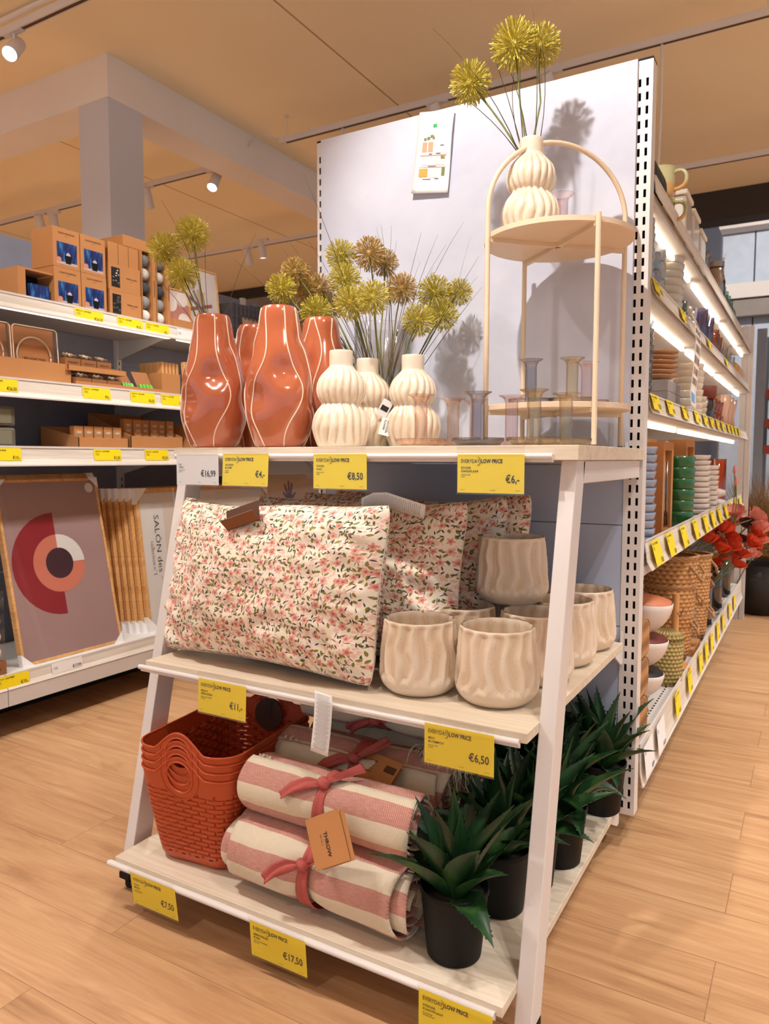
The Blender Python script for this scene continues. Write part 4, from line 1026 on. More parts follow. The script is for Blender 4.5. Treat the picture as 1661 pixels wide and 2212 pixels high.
al = [(.787, -.826, 'artificial aloe in a black pot nearest the viewer, beside the throws'), (.808, -.640, 'artificial aloe second from the front, its pot peeping out behind the nearest one'), (.835, -.520, 'artificial aloe third from the front, pot left of the white rack leg'),
      (.862, -.388, 'artificial aloe whose pot stands just right of the white rack leg'), (.820, -.255, 'artificial aloe in the middle of the row behind the leg'), (.850, -.140, 'artificial aloe second from the back of the bottom shelf'), (.886, -.075, 'rearmost artificial aloe, by the right slotted upright'), (.655, -.330, 'artificial aloe standing at the back behind the throws'), (.690, -.190, 'artificial aloe at the back left, by the blue-grey panel')]
for i, (x, y, lb) in enumerate(al):
    if i == 5: x = .735
    aloe(x, y, i*1.3+.3, lb, 40+i, 1.0)
# ================================================================== LEFT SHELVING (runs along the left aisle)
def shelf_run(name, label, xb, xf, y0, y1, tops, basez, lipx, zmax, ups, lipd, led, side, lipm):
    """xb back x, xf front x, tops = list of (z, lip height)"""
    t = thing(name, label, 'shelving', ((xb+xf)/2, (y0+y1)/2, FZ)); o = t.location.copy()
    def bx(b, x0, x1, ya, yb, z0, z1, mi=0): return b.box(min(x0, x1)-o.x, max(x0, x1)-o.x, ya-o.y, yb-o.y, z0-FZ, z1-FZ, mi)
    return t, o, bx
def lip(b, o, x, ya, yb, zt, h, d=.012, th=.0025, mi=0):
    """slightly concave price strip facing +x"""
    P = [(0, zt), (d*.35, zt-h*.35), (d*.6, zt-h*.7), (d*1.5, zt-h)]
    for i in range(3):
        (a, za), (c, zc) = P[i], P[i+1]
        v = [Vector((x+xx-o.x, y-o.y, z-FZ)) for z in (zc, za) for y in (ya, yb) for xx in ((c-th, c) if z == zc else (a-th, a))]
        b.hexa(v, mi)
LB, LF, LY0, LY1 = -1.83, -1.385, -1.38, 3.62
lt, lo, bx = shelf_run('shelving_unit', 'long white shelving unit with boxes, light strips and framed prints along the left aisle', LB, LF, LY0, LY1, None, 0, 0, 2, None, 0, 0, 0, 0)
b = B()
for z0, z1 in ((.06, .49), (.492, .98), (.982, 1.5), (1.502, 2.02)):
    for k in range(5): bx(b, LB-.02, LB-.012, LY0+k+.002, LY0+k+.998, z0, z1, 0)
part(b, 'back_panel', [pm('left_back_panel', (138, 142, 160), .55)], lt)
for k in range(6):
    y = LY0+k; b = B(); bx(b, LB-.015, LB+.012, y-.015, y+.015, FZ+.02, 2.03)
    for q in range(56): bx(b, LB+.012, LB+.0125, y-.003, y+.003, .0+.0357*q, .018+.0357*q, 1)
    part(b, 'slotted_upright', [M_white, M_dark], lt)
for zt, lh in ((1.655, .056), (1.325, .070), (1.056, .072)):
    b = B()
    for k in range(5): bx(b, LB+.014, LF, LY0+k+.003, LY0+k+.997, zt-.03, zt-.001)
    part(b, 'shelf', M_metal, lt, bevel=.002)
    b = B()
    for k in range(5): lip(b, lo, LF, LY0+k+.002, LY0+k+.998, zt+.003, lh); bx(b, LF-.004, LF+.004, LY0+k+.002, LY0+k+.998, zt-.002, zt+.006, 1); bx(b, LF+.010, LF+.020, LY0+k+.002, LY0+k+.998, zt+.003-lh-.006, zt+.003-lh, 1)
    part(b, 'price_strip', [M_lip, M_white], lt)
    for k in range(6):
        y = LY0+k; b = B(); v = [Vector((x-lo.x, yy-lo.y, z-FZ)) for (x, z) in ((LB+.01, zt-.13), (LB+.01, zt-.03), (LF-.1, zt-.045), (LF-.1, zt-.03)) for yy in (y-.004, y+.004)]
        b.add(v, [(0, 1, 5, 4), (4, 5, 7, 6), (6, 7, 3, 2), (2, 3, 1, 0), (0, 4, 6, 2), (1, 3, 7, 5)]); part(b, 'bracket', M_metal, lt)
b = B()
for k in range(5): bx(b, LF-.05, LF-.028, LY0+k+.03, LY0+k+.97, 1.655-.052, 1.655-.034)
part(b, 'led_bar', M_led, lt)
b = B()
for k in range(5): bx(b, LB+.014, -1.335, LY0+k+.003, LY0+k+.997, .13, .168)
part(b, 'base_shelf', M_metal, lt)
b = B()
for k in range(5):
    lip(b, lo, -1.338, LY0+k+.002, LY0+k+.998, .170, .060)
    bx(b, -1.342, -1.322, LY0+k+.002, LY0+k+.998, .045, .108, 1)
part(b, 'price_strip', [M_lip, M_metal], lt)
b = B(); bx(b, LB+.01, -1.62, LY0, LY1, FZ, .13); part(b, 'plinth', M_dark, lt)
for y in (LY0+.02, .62, 2.62): b = B(); bx(b, -1.6, -1.40, y-.02, y+.02, FZ, .045); part(b, 'base_foot', M_metal, lt)

RX = (PI/2, 0, PI/2)
def small_tag(x, y, z, price, label, group=None, w=.146, h=.046, kind='y', tilt=0.12, src={}):
    t = thing('price_tag', label, 'price tag', (x, y, z), 0, group, rot=(PI/2-tilt, 0, PI/2))
    k = (price, w, h, kind)
    if k not in src:
        b = B().box(0, w, -h, 0, -.0004, 0); q = h/.08; pb = B(); 
        if kind == 'y': letter(pb, [('EVERYDAY', .006, -.0125, .0088, 0, 'LEFT', .84), ('LOW PRICE', .046, -.0125, .0088, 1, 'LEFT', .8)])
        letter(pb, [('ARTIKEL', .007, -.021, .0052, .3), ('WONEN', .007, -.027, .0052, .3)])
        if price: letter(pb, [(price, w-.006, -h+.006, .0185, .5, 'RIGHT', .8)])
        src[k] = (b.mesh('card', M_yellow if kind == 'y' else M_paper), pb.mesh('lettering', M_print))
    put(src[k][0], 'card', t); put(src[k][1], 'lettering', t); return t
for y, pr, lb in ((.015, '€26,50', 'yellow price tag reading €26,50 under the projector boxes'), (.238, '€15,-', 'yellow price tag reading €15,- under the string light boxes'), (.401, '€5,-', 'yellow price tag reading €5,- under the boxes of cotton ball lights')): small_tag(LF+.006, y, 1.652, pr, lb)
small_tag(LF+.006, .60, 1.652, '', 'blank white price tag on the upper left shelf beside the terracotta vase', kind='w')
for y, pr, lb in ((-.405, '€26,50', 'yellow price tag reading €26,50 under the light strip packs'), (.043, '€4,-', 'yellow price tag reading €4,- under the small clear light packs'), (.303, '€6,50', 'yellow price tag reading €6,50 under the battery cards'), (.489, '€5,-', 'yellow price tag half hidden by the leftmost terracotta vase')): small_tag(LF+.006, y, 1.322, pr, lb, h=.05)
for y, pr, lb in ((-.40, '€10,-', 'yellow price tag reading €10,- on the third left shelf at the photo edge'), (.093, '€2,50', 'first yellow price tag reading €2,50, under the open card tray'), (.381, '€2,50', 'second yellow price tag reading €2,50, nearer the display rack')): small_tag(LF+.006, y, 1.053, pr, lb, h=.05)
small_tag(-1.331, -.43, .166, '€10,-', 'yellow price tag reading €10,- on the base shelf at the left photo edge', h=.05)
small_tag(-1.331, -.181, .166, '€17,99', 'white price tag reading €17,99 below the half-circle print', h=.045, kind='w')

# ---- boxes on the upper left shelf
M_photo = NT('projector_photo'); _t = M_photo; _c = _t.coord('Object'); _n = _t.noise(_t.vmath('MULTIPLY', _c, (90, 90, 16)), 1, 3, .6, .4)
_t.base(_t.ramp(_n, [(.35, lin((18, 20, 62))), (.55, lin((24, 60, 128))), (.75, lin((70, 150, 200)))])); _t.rough(.35); M_photo = _t.m
def proj_box():
    t = thing('projector_box', 'tmp', 'box', (0, 0, 0), 0, 'kraft projector boxes')
    part(B().box(-.142, 0, 0, .131, 0, .163), 'carton', M_card, t, bevel=.001)
    b = B().box(0, .0006, .018, .116, .012, .104, 0).box(0, .0009, .016, .118, .012, .024, 1)
    part(b, 'printed_photo', [M_photo, pm('pale_table', (196, 170, 160), .6)], t)
    b = B(); M = Matrix.Translation((.0011, .072, .018)) @ Euler(RX).to_matrix().to_4x4()
    b.add([M @ Vector(p) for p in ((-.012, 0, 0), (.013, 0, 0), (.020, .034, 0), (-.018, .034, 0))], [(0, 1, 2, 3)])
    b.add([M @ Vector((.001+.011*math.cos(a), .034+.012*math.sin(a), .0002)) for a in [PI*i/12 for i in range(13)]], [list(range(13))], 1)
    b.add([M @ Vector((-.045+.012*math.cos(a), .012+.011*math.sin(a), .0002)) for a in [2*PI*i/14 for i in range(14)]], [list(range(14))], 2)
    part(b, 'printed_device', [M_black, pm('device_dome', (196, 180, 214), .4), pm('printed_hand', (206, 140, 116), .6)], t)
    M = Matrix.Translation((.0011, .0655, .135)) @ Euler(RX).to_matrix().to_4x4()
    part(letter(B(), [('GALAXY PROJECTOR', 0, .004, .0085, .4, 'CENTER'), ('wireless', 0, -.006, .005, 0, 'CENTER')], M=M), 'lettering', M_print, t)
    return t
pb = proj_box()
for i, (x, y, z, lb) in enumerate([(-1.42, -.048, 1.656, 'kraft projector box, lower left of the two-by-two stack'), (-1.42, .087, 1.656, 'kraft projector box, lower right of the two-by-two stack'), (-1.42, -.050, 1.8195, 'kraft projector box, upper left of the two-by-two stack'), (-1.42, .085, 1.8195, 'kraft projector box, upper right of the two-by-two stack')]):
    if i == 0: pb.location = (x, y, z); pb['label'] = lb
    else: dup(pb, (x, y, z), None, lb)
def light_box():
    t = thing('light_box', 'tmp', 'box', (0, 0, 0), 0, 'kraft string light boxes')
    part(B().box(-.12, 0, 0, .182, 0, .119), 'carton', M_card, t, bevel=.001)
    b = B().box(0, .0006, .014, .062, .016, .104); part(b, 'window', pm('dark_window', (36, 36, 36), .15, coat=.5), t)
    b = B(); rnd = random.Random(5)
    for k in range(9): b.sphere((.0005, rnd.uniform(.022, .054), rnd.uniform(.026, .094)), .007, 8, 6)
    part(b, 'bulb', pm('smoky_bulb', (70, 68, 66), .1, coat=1), t)
    M = Matrix.Translation((.0011, .128, .06)) @ Euler(RX).to_matrix().to_4x4()
    part(letter(B(), [('STRING LIGHTS', 0, .003, .009, .4, 'CENTER'), ('20 bulbs', 0, -.007, .005, 0, 'CENTER')], M=M), 'lettering', M_print, t)
    return t
sb = light_box(); sb.location = (-1.42, .236, 1.656); sb['label'] = 'lower kraft string light box with a dark window, right of the projector boxes'
dup(sb, (-1.422, .234, 1.7755), None, 'upper kraft string light box with a dark window, right of the projector boxes')
def ball_box():
    t = thing('ball_light_box', 'tmp', 'box', (0, 0, 0), 0, 'tall boxes of cotton ball lights')
    b = B().box(-.17, -.15, 0, .086, 0, .34).box(-.15, 0, 0, .003, 0, .34).box(-.15, 0, .066, .086, 0, .34).box(-.15, 0, .003, .066, .335, .34).box(-.15, 0, .003, .066, 0, .004); part(b, 'carton', M_card, t)
    cols = [(226, 222, 218), (150, 148, 146), (66, 70, 76), (196, 190, 184), (120, 118, 116)]
    for k in range(5): part(B().sphere((-.033, .0345, .038+.065*k), .0305, 18, 12), 'cotton_ball', pm('ball_%d' % k, cols[k], .9, var=.12, vs=120, bump=.6, bs=300), t, smooth=True)
    M = Matrix.Translation((.0006, .0765, .17)) @ Euler(RX).to_matrix().to_4x4() @ Matrix.Rotation(PI/2, 4, 'Z')
    part(letter(B(), [('COTTON LIGHTS', 0, -.003, .010, .4, 'CENTER')], M=M), 'lettering', M_print, t); return t
bb = ball_box(); bb.location = (-1.42, .424, 1.656); bb['label'] = 'tall kraft box with a column of grey and white balls, beside the string light boxes'
dup(bb, (-1.42, .515, 1.656), None, 'second tall kraft box of grey and white balls, touching the flower heads')
b = B().box(-.20, 0, 0, .24, 0, .05); solo(b, 'kraft_box', M_card, 'flat kraft box lying on top of the tall ball light boxes', 'box', (-1.44, .335, 1.9965), bevel=.001)
# more cartons supporting it
for k, y in enumerate((.245, .304, .363)): solo(B().box(-.14, 0, 0, .056, 0, .098), 'kraft_box', M_card, 'small kraft box on top of the string light boxes, below the flat one', 'box', (-1.436, y, 1.8955), group='small kraft boxes on the string light boxes', bevel=.001)
t = thing('battery_card', 'brown hanging card with four green batteries at the left edge of the upper shelf', 'battery pack', (-1.405, -.37, 1.657), rot=(PI/2-.25, 0, PI/2+.1))
part(B().box(-.06, .058, 0, .105, -.0006, 0), 'card', M_cardd, t, bevel=.0002)
for k in range(4): part(B().tube([(-.045+.022*k, .004, .008), (-.045+.022*k, .035, .008)], .0085, 12), 'battery', pm('green_battery', (92, 190, 60), .35), t, smooth=False)
t = thing('open_box', 'open kraft box with a blue printed pack inside, left of the projector boxes', 'box', (-1.42, -.215, 1.656))
b = B().box(-.15, 0, 0, .160, .118, .125).box(-.15, 0, 0, .035, 0, .118).box(-.15, -.10, .035, .16, 0, .118, 1); part(b, 'carton', [M_card, M_dark], t)
part(B().box(-.098, -.012, .060, .150, .001, .07), 'blue_pack', M_photo, t)

# ---- framed prints
M_mat = pm('print_white', (232, 230, 228), .35, var=.01); 
def frame(x, y, z, lean, w, h, label, mat, art=None, border=.012, rz=PI/2, group=None, corners=False, sheen=True, fd=.02):
    t = thing('framed_print', label, 'framed print', (x, y, z), 0, group, rot=(PI/2-lean, 0, rz)); m = M_oak if mat is None else mat
    b = B().box(0, w, 0, border, -fd, 0).box(0, w, h-border, h, -fd, 0).box(0, border, border, h-border, -fd, 0).box(w-border, w, border, h-border, -fd, 0)
    part(b, 'frame_moulding', m, t, bevel=.001)
    return t
def artp(t, shapes, mats, w, h, border=.012):
    b = B().add([(border, border, -.004), (w-border, border, -.004), (w-border, h-border, -.004), (border, h-border, -.004)], [(0, 1, 2, 3)])
    for i, (mi, pts) in enumerate(shapes): b.add([(p[0], p[1], -.0038+.00012*(i+1)) for p in pts], [list(range(len(pts)))], mi)
    part(b, 'print', mats, t)
    part(B().add([(border, border, -.001), (w-border, border, -.001), (w-border, h-border, -.001), (border, h-border, -.001)], [(0, 1, 2, 3)]), 'acrylic_pane', M_clear, t)
    part(B().box(border, w-border, border, h-border, -.019, -.017), 'backing', M_cardd, t)
def arc_pts(cx, cy, r0, r1, a0, a1, n=36):
    P = [(cx+r1*math.cos(a0+(a1-a0)*i/n), cy+r1*math.sin(a0+(a1-a0)*i/n)) for i in range(n+1)]
    if r0: P += [(cx+r0*math.cos(a1+(a0-a1)*i/n), cy+r0*math.sin(a1+(a0-a1)*i/n)) for i in range(n+1)]
    return P
def ring(cx, cy, r0, r1, a0, a1, mi, n=18):
    out = []
    for i in range(n):
        p, q = a0+(a1-a0)*i/n, a0+(a1-a0)*(i+1)/n
        out.append((mi, [(cx+r0*math.cos(p), cy+r0*math.sin(p)), (cx+r1*math.cos(p), cy+r1*math.sin(p)), (cx+r1*math.cos(q), cy+r1*math.sin(q)), (cx+r0*math.cos(q), cy+r0*math.sin(q))]))
    return out
def corner_wraps(t, w, h, s=.055, which=(0, 1, 2, 3)):
    for c in which:
        cx, cy = (0, w)[c % 2], (0, h)[c//2]; sx, sy = (1, -1)[c % 2], (1, -1)[c//2]
        b = B(); v = [(cx-sx*.002, cy-sy*.002), (cx+sx*s, cy-sy*.002), (cx-sx*.002, cy+sy*s)]
        vs = [(p[0], p[1], z) for z in (-.024, .0035) for p in v]; b.add(vs, [(0, 1, 2), (3, 4, 5), (0, 1, 4, 3), (0, 2, 5, 3)]); part(b, 'corner_protector', M_paper, t)
W1, H1 = .50, .77
m_rose = pm('print_mauve', (170, 142, 142), .35, var=.02)
mats1 = [m_rose, pm('print_wine', (148, 34, 52), .35, var=0), pm('print_salmon', (214, 128, 108), .35, var=0), M_mat, pm('print_plum', (62, 38, 56), .35, var=0)]
f1 = frame(-1.372, -.28, .169, .205, W1, H1, 'large oak-framed print with a wine red half circle and salmon ring', None, border=.012)
cx, cy = .245, .400
sh = []
for i in range(18): sh += ring(cx, cy, .125, .222, PI/2+PI*i/18, PI/2+PI*(i+1)/18, 1, 1)
sh += ring(cx, cy, .066, .126, PI/2, 2*PI, 2, 27)+ring(cx, cy, .066, .126, 0, PI/2, 3, 9)+[(4, arc_pts(cx, cy, 0, .067, 0, 2*PI*.999, 32))]
sh += [(3, arc_pts(.455, .725, 0, .022, 0, 6.28, 20))]
b = B().add([(.012, .012, -.004), (W1-.012, .012, -.004), (W1-.012, H1-.012, -.004), (.012, H1-.012, -.004)], [(0, 1, 2, 3)])
for i, (mi, pts) in enumerate(sh): b.add([(p[0], p[1], -.0038+(.0002 if mi != 4 else .0004)) for p in pts], [list(range(len(pts)))], mi)
part(b, 'print', mats1, f1); part(B().add([(.012, .012, -.001), (W1-.012, .012, -.001), (W1-.012, H1-.012, -.001), (.012, H1-.012, -.001)], [(0, 1, 2, 3)]), 'acrylic_pane', M_clear, f1)
part(B().box(.012, W1-.012, .012, H1-.012, -.019, -.017), 'backing', M_cardd, f1); corner_wraps(f1, W1, H1, .05)
for k in range(4):
    f = frame(-1.372-.026*(k+1), -.27+.018*k, .169, .205, W1, H1+.006*k, 'plain edge of an oak frame stacked behind the half-circle print', None, group='frames stacked behind the half-circle print')
    part(B().box(.012, W1-.012, .012, H1-.012, -.019, -.004), 'backing', M_cardd, f); corner_wraps(f, W1, H1+.006*k, .04, (1, 3))
W2, H2 = 1.0, .70
f2 = frame(-1.40, .405, .169, .12, W2, H2, 'large oak-framed white poster lying sideways with the words SALÓN des', None, border=.022)
b = B().add([(.022, .022, -.004), (W2-.022, .022, -.004), (W2-.022, H2-.022, -.004), (.022, H2-.022, -.004)], [(0, 1, 2, 3)])
b.add([(.17, .05, -.0037), (W2-.1, .05, -.0037), (W2-.1, H2-.08, -.0037), (.17, H2-.08, -.0037)], [(0, 1, 2, 3)], 1)
part(b, 'print', [M_mat, pm('poster_cream', (226, 214, 202), .4, var=.01)], f2)
M_ = Matrix.Translation((.105, H2-.13, -.0030)) @ Matrix.Rotation(-PI/2, 4, 'Z')
part(letter(B(), [('SALÓN des ·', 0, 0, .046, -1, 'LEFT', 1.3)], M=M_), 'lettering', M_print, f2)
M_ = Matrix.Translation((.070, H2-.26, -.0030)) @ Matrix.Rotation(-PI/2, 4, 'Z')
part(letter(B(), [('collection n°1', 0, 0, .034, -1, 'LEFT', .9)], M=M_), 'script_lettering', M_grayprint, f2)
part(B().add([(.022, .022, -.001), (W2-.022, .022, -.001), (W2-.022, H2-.022, -.001), (.022, H2-.022, -.001)], [(0, 1, 2, 3)]), 'acrylic_pane', M_clear, f2)
part(B().box(.02, W2-.02, .02, H2-.02, -.019, -.017), 'backing', M_cardd, f2); corner_wraps(f2, W2, H2, .075)
for k in range(6):
    f = frame(-1.40-.024*(k+1), .405-.020*(k+1), .169, .12, W2, H2, 'oak frame in the pack behind the SALÓN des poster, only its edge showing', None, border=.022, group='frames packed behind the SALÓN des poster')
    part(B().box(.02, W2-.02, .02, H2-.02, -.019, -.004), 'backing', M_cardd, f); corner_wraps(f, W2, H2, .06, (0, 2))
# beige print with the hand and the eye
f3 = frame(-1.47, 1.40, .169, .07, .70, .80, 'beige print with a purple hand and an eye, seen behind the cushions', pm('pale_frame', (222, 208, 190), .5), border=.012)
hand = []
hx, hy = .28, .57
for i, (a, L_) in enumerate(((2.35, .085), (1.95, .12), (1.6, .13), (1.3, .12), (.75, .08))):
    d = Vector((math.cos(a), math.sin(a))); n = Vector((-d.y, d.x)); p = Vector((hx, hy)); hand.append((1, [tuple(p+n*.008), tuple(p-n*.008), tuple(p+d*L_-n*.009), tuple(p+d*(L_+.008)), tuple(p+d*L_+n*.009)]))
hand.append((1, [(hx-.03, hy+.045), (hx-.028, hy), (hx-.01, hy-.03), (hx-.04, hy-.085), (hx-.015, hy-.09), (hx+.02, hy-.03), (hx+.032, hy), (hx+.03, hy+.045)]))
ex, ey = .45, .535
eye = [(1, [(ex-.085+.17*i/12, ey+.048*math.sin(PI*i/12)) for i in range(13)]+[(ex+.085-.17*i/12, ey-.048*math.sin(PI*i/12)) for i in range(1, 12)]), (0, [(ex-.072+.144*i/12, ey+.038*math.sin(PI*i/12)) for i in range(13)]+[(ex+.072-.144*i/12, ey-.038*math.sin(PI*i/12)) for i in range(1, 12)]), (1, arc_pts(ex, ey, 0, .030, 0, 6.28, 20))]
artp(f3, hand+eye+[(2, [(.17, .42), (.19, .50), (.20, .42)])], [pm('beige_print', (226, 206, 178), .4, var=.02), pm('print_purple', (126, 96, 116), .4, var=0), pm('print_orange', (206, 110, 70), .4, var=0)], .70, .80)
# upper shelf small frames
f4 = frame(-1.43, .600, 1.662, .12, .165, .205, 'small framed print with pink and white round shapes on the upper left shelf', None, border=.009)
artp(f4, [(1, [(.009, .03), (.156, .03), (.156, .13), (.09, .15), (.009, .10)]), (2, arc_pts(.03, .13, 0, .045, 0, 6.28)), (2, arc_pts(.11, .155, 0, .036, 0, 6.28)), (2, arc_pts(.115, .045, 0, .042, 0, 6.28))], [pm('print_blush', (232, 212, 208), .4, var=0), pm('print_pinkbrown', (196, 132, 124), .4, var=0), pm('print_offwhite', (240, 230, 226), .4, var=0)], .165, .205, .009)
def bars(cx, cy, L_, w_, lst): return [(mi, [(cx+math.cos(a)*s1*L_-math.sin(a)*s2*w_/2, cy+math.sin(a)*s1*L_+math.cos(a)*s2*w_/2) for s1, s2 in ((-1, -1), (1, -1), (1, 1), (-1, 1))]) for a, mi in lst]
for i, (y, z, x, lb) in enumerate(((.72, 1.662, -1.455, 'oak-framed print with an asterisk of coloured bars, standing behind three flower heads'), (.58, 1.662, -1.53, 'oak-framed asterisk print behind the first one, mostly hidden'))):
    f5 = frame(x, y, z, .10, .29, .355, lb, None, border=.010)
    artp(f5, bars(.145, .145, .095, .018, ((1.65, 1), (.25, 2), (1.15, 3), (2.05, 4), (2.6, 5))), [pm('print_grey_white', (224, 218, 216), .35, var=0), pm('bar_sand', (206, 170, 120), .4, var=0), pm('bar_wine', (160, 86, 96), .4, var=0), pm('bar_pink', (222, 178, 164), .4, var=0), pm('bar_greyblue', (150, 144, 156), .4, var=0), pm('bar_violet', (112, 96, 122), .4, var=0)], .29, .355, .010)
solo(B().box(-.12, 0, 0, .30, 0, .045).box(-.12, -.115, 0, .30, .045, .08), 'card_tray', M_card, 'low kraft tray in front of the small pink print on the upper left shelf', 'tray', (-1.395, .598, 1.656))
rnd = random.Random(3)
m_sil = pm('dark_silver_spine', (92, 88, 92), .3, metal=.5, var=.3, vs=40)
for k in range(17):
    zt = .21 if k < 8 else .25; y = 1.06+.034*k
    solo(B().box(-.16, 0, 0, .026, 0, zt+rnd.uniform(0, .006)), 'photo_album', m_sil, 'dark silver photo album standing in the row behind the terracotta vases', 'album', (-1.43-(.1 if k >= 8 else 0), y, 1.656), group='dark silver albums on the upper left shelf', bevel=.002)
f6 = frame(-1.40, 1.13, 1.662, .2, .20, .155, 'small dark-framed botanical print behind the tallest terracotta vase', pm('dark_frame', (60, 50, 46), .5), border=.010)
artp(f6, bars(.10, .08, .045, .006, ((1.5, 1), (.9, 1), (2.1, 1)))+[(1, arc_pts(.06+.02*k, .06+.025*(k % 3), 0, .010, 0, 6.28, 10)) for k in range(5)], [pm('tan_print', (186, 148, 128), .5, var=.02), pm('dark_botanic', (66, 52, 48), .5, var=0)], .20, .155, .010)
for k, (y, hh) in enumerate(((1.7, .2), (2.0, .24), (2.35, .18), (2.7, .25), (3.05, .2))): solo(B().box(-.22, 0, 0, .24, 0, hh), 'kraft_box', M_card, 'kraft box far along the upper left shelf, behind the flowers', 'box', (-1.42, y, 1.656), group='kraft boxes far along the left shelves', bevel=.001)

# ---- second left shelf
solo(B().box(-.30, 0, -.36, .02, 0, .004).box(-.004, 0, -.36, .02, .004, .088).box(-.30, -.004, .016, .02, .004, .088).box(-.30, -.004, -.36, -.356, .004, .088), 'card_tray', M_card, 'kraft tray holding the light strip packs at the left photo edge', 'tray', (-1.42, 0, 1.326))
def strip_pack():
    t = thing('light_strip_pack', 'tmp', 'light strip pack', (0, 0, 0), 0, 'light strip packs', rot=(PI/2-.06, 0, PI/2))
    part(B().box(0, .205, 0, .225, -.03, -.028), 'card', pm('pack_card', (178, 116, 68), .6, var=.03), t)
    b = B(); P = []
    for cx, cy, a0 in ((.19, .210, 0), (.015, .210, PI/2), (.015, .01, PI), (.19, .01, 1.5*PI)):
        for k in range(5): a = a0+PI/2*k/4; P.append((cx+.015*math.cos(a), cy+.015*math.sin(a), 0))
    n = len(P); b.add([(p[0], p[1], z) for z in (-.028, 0) for p in P], [(i, (i+1) % n, n+(i+1) % n, n+i) for i in range(n)]+[[n+i for i in range(n)]])
    part(b, 'blister', M_clear, t, smooth=False); part(B().tube(P, .0022, 6, closed=True), 'blister_rim', pm('clear_rim', (240, 214, 190), .1, coat=1, var=0), t)
    coil = [(.10+.078*math.cos(a), .105+.078*math.sin(a), -.012) for a in [2*PI*k/40 for k in range(41)]]
    part(B().tube(coil, .004, 6), 'light_strip', pm('strip_white', (226, 200, 176), .2, coat=1), t, smooth=True)
    part(B().lathe([(0, 0), (.070, 0), (.070, .001), (0, .001)], 36, c=(.10, .105, -.016)), 'round_label', pm('pack_label', (186, 122, 72), .5), t)
    part(letter(B(), [('LED LIGHT STRIP', .10, .088, .0165, .4, 'CENTER', .84), ('1,5 METER', .10, .073, .0085, 0, 'CENTER')], M=Matrix.Translation((0, 0, -.0145))).box(.045, .155, .0825, .0832, -.0145, -.0143), 'lettering', M_print, t)
    return t
sp = strip_pack(); sp.location = (-1.452, -.217, 1.332); sp['label'] = 'clear pack with brown card reading LED LIGHT STRIP, fully visible'
dup(sp, (-1.452, -.432, 1.332), None, 'clear pack with brown card cut by the left photo edge')
def clear_pack():
    t = thing('clear_light_pack', 'tmp', 'light pack', (0, 0, 0), 0)
    part(B().box(-.06, 0, 0, .078, 0, .030), 'card_base', M_cardd, t)
    part(B().box(-.058, -.001, .002, .076, .030, .058), 'clear_cover', M_clear, t)
    b = B(); r2 = random.Random(8); P = [Vector((r2.uniform(-.05, -.008), r2.uniform(.008, .07), r2.uniform(.033, .054))) for k in range(26)]
    part(b.tube(P, .0028, 5), 'wire_bundle', pm('silvery_wire', (214, 192, 160), .25, metal=.4), t, smooth=True)
    M = Matrix.Translation((.0006, .039, .010)) @ Euler(RX).to_matrix().to_4x4(); part(letter(B(), [('STRING LIGHTS', 0, 0, .008, .4, 'CENTER', .9)], M=M), 'lettering', M_print, t); return t
cp_ = clear_pack(); n_ = 0
for (z, y0_, g) in ((1.332, .03, 'lower row of clear string light packs'), (1.415, .0, 'upper row of clear string light packs')):
    for k in range(3):
        lb = ['left', 'middle', 'right'][k]+(' clear string light pack in the lower tray' if z < 1.35 else ' clear string light pack in the upper tray')
        if n_ == 0: cp_.location = (-1.40, y0_, z); cp_['label'] = lb; cp_['group'] = g
        else: dup(cp_, (-1.40-(0 if z < 1.35 else .03), y0_+.082*k, z), None, lb, g)
        n_ += 1
solo(B().box(-.14, 0, 0, .50, 0, .005).box(-.003, 0, 0, .50, .005, .02), 'card_tray', M_card, 'lower long kraft tray under the clear string light packs', 'tray', (-1.395, .025, 1.326))
solo(B().box(-.11, 0, 0, .31, 0, .004).box(-.003, 0, 0, .31, .004, .022).box(-.11, 0, 0, .003, .004, .022), 'card_tray', M_card, 'upper kraft tray stacked on the clear string light packs', 'tray', (-1.405, -.005, 1.402-.012))
for k, (y, rz_, lb) in enumerate(((.30, .1, 'left brown battery card lying in the long kraft tray'), (.40, -.15, 'right brown battery card with a hanging loop in the long kraft tray'))):
    t = thing('battery_card', lb, 'battery pack', (-1.43, y, 1.334), rot=(PI/2-.6, 0, PI/2+rz_)); part(B().box(0, .085, 0, .115, -.0006, 0), 'card', M_cardd, t)
    for q in range(4): part(B().tube([(.014+.019*q, .004, .007), (.014+.019*q, .03, .007)], .008, 10), 'battery', pm('green_battery', (92, 190, 60), .35), t)
solo(B().box(-.14, 0, 0, .12, 0, .105), 'kraft_box', M_card, 'small kraft box between the battery cards and the small frames', 'box', (-1.41, .528, 1.326), bevel=.001)
for k in range(5): solo(B().box(-.16, 0, 0, .016, 0, .165), 'small_frame', M_oak, 'small wooden frame standing on edge by the terracotta vase', 'frame', (-1.46, .575+.024*k, 1.326), group='small wooden frames on the second left shelf', bevel=.001)
f = frame(-1.415, .695, 1.328, .1, .14, .175, 'small pale framed picture beside the leftmost terracotta vase', None, border=.009); artp(f, [], [M_mat], .14, .175, .009)

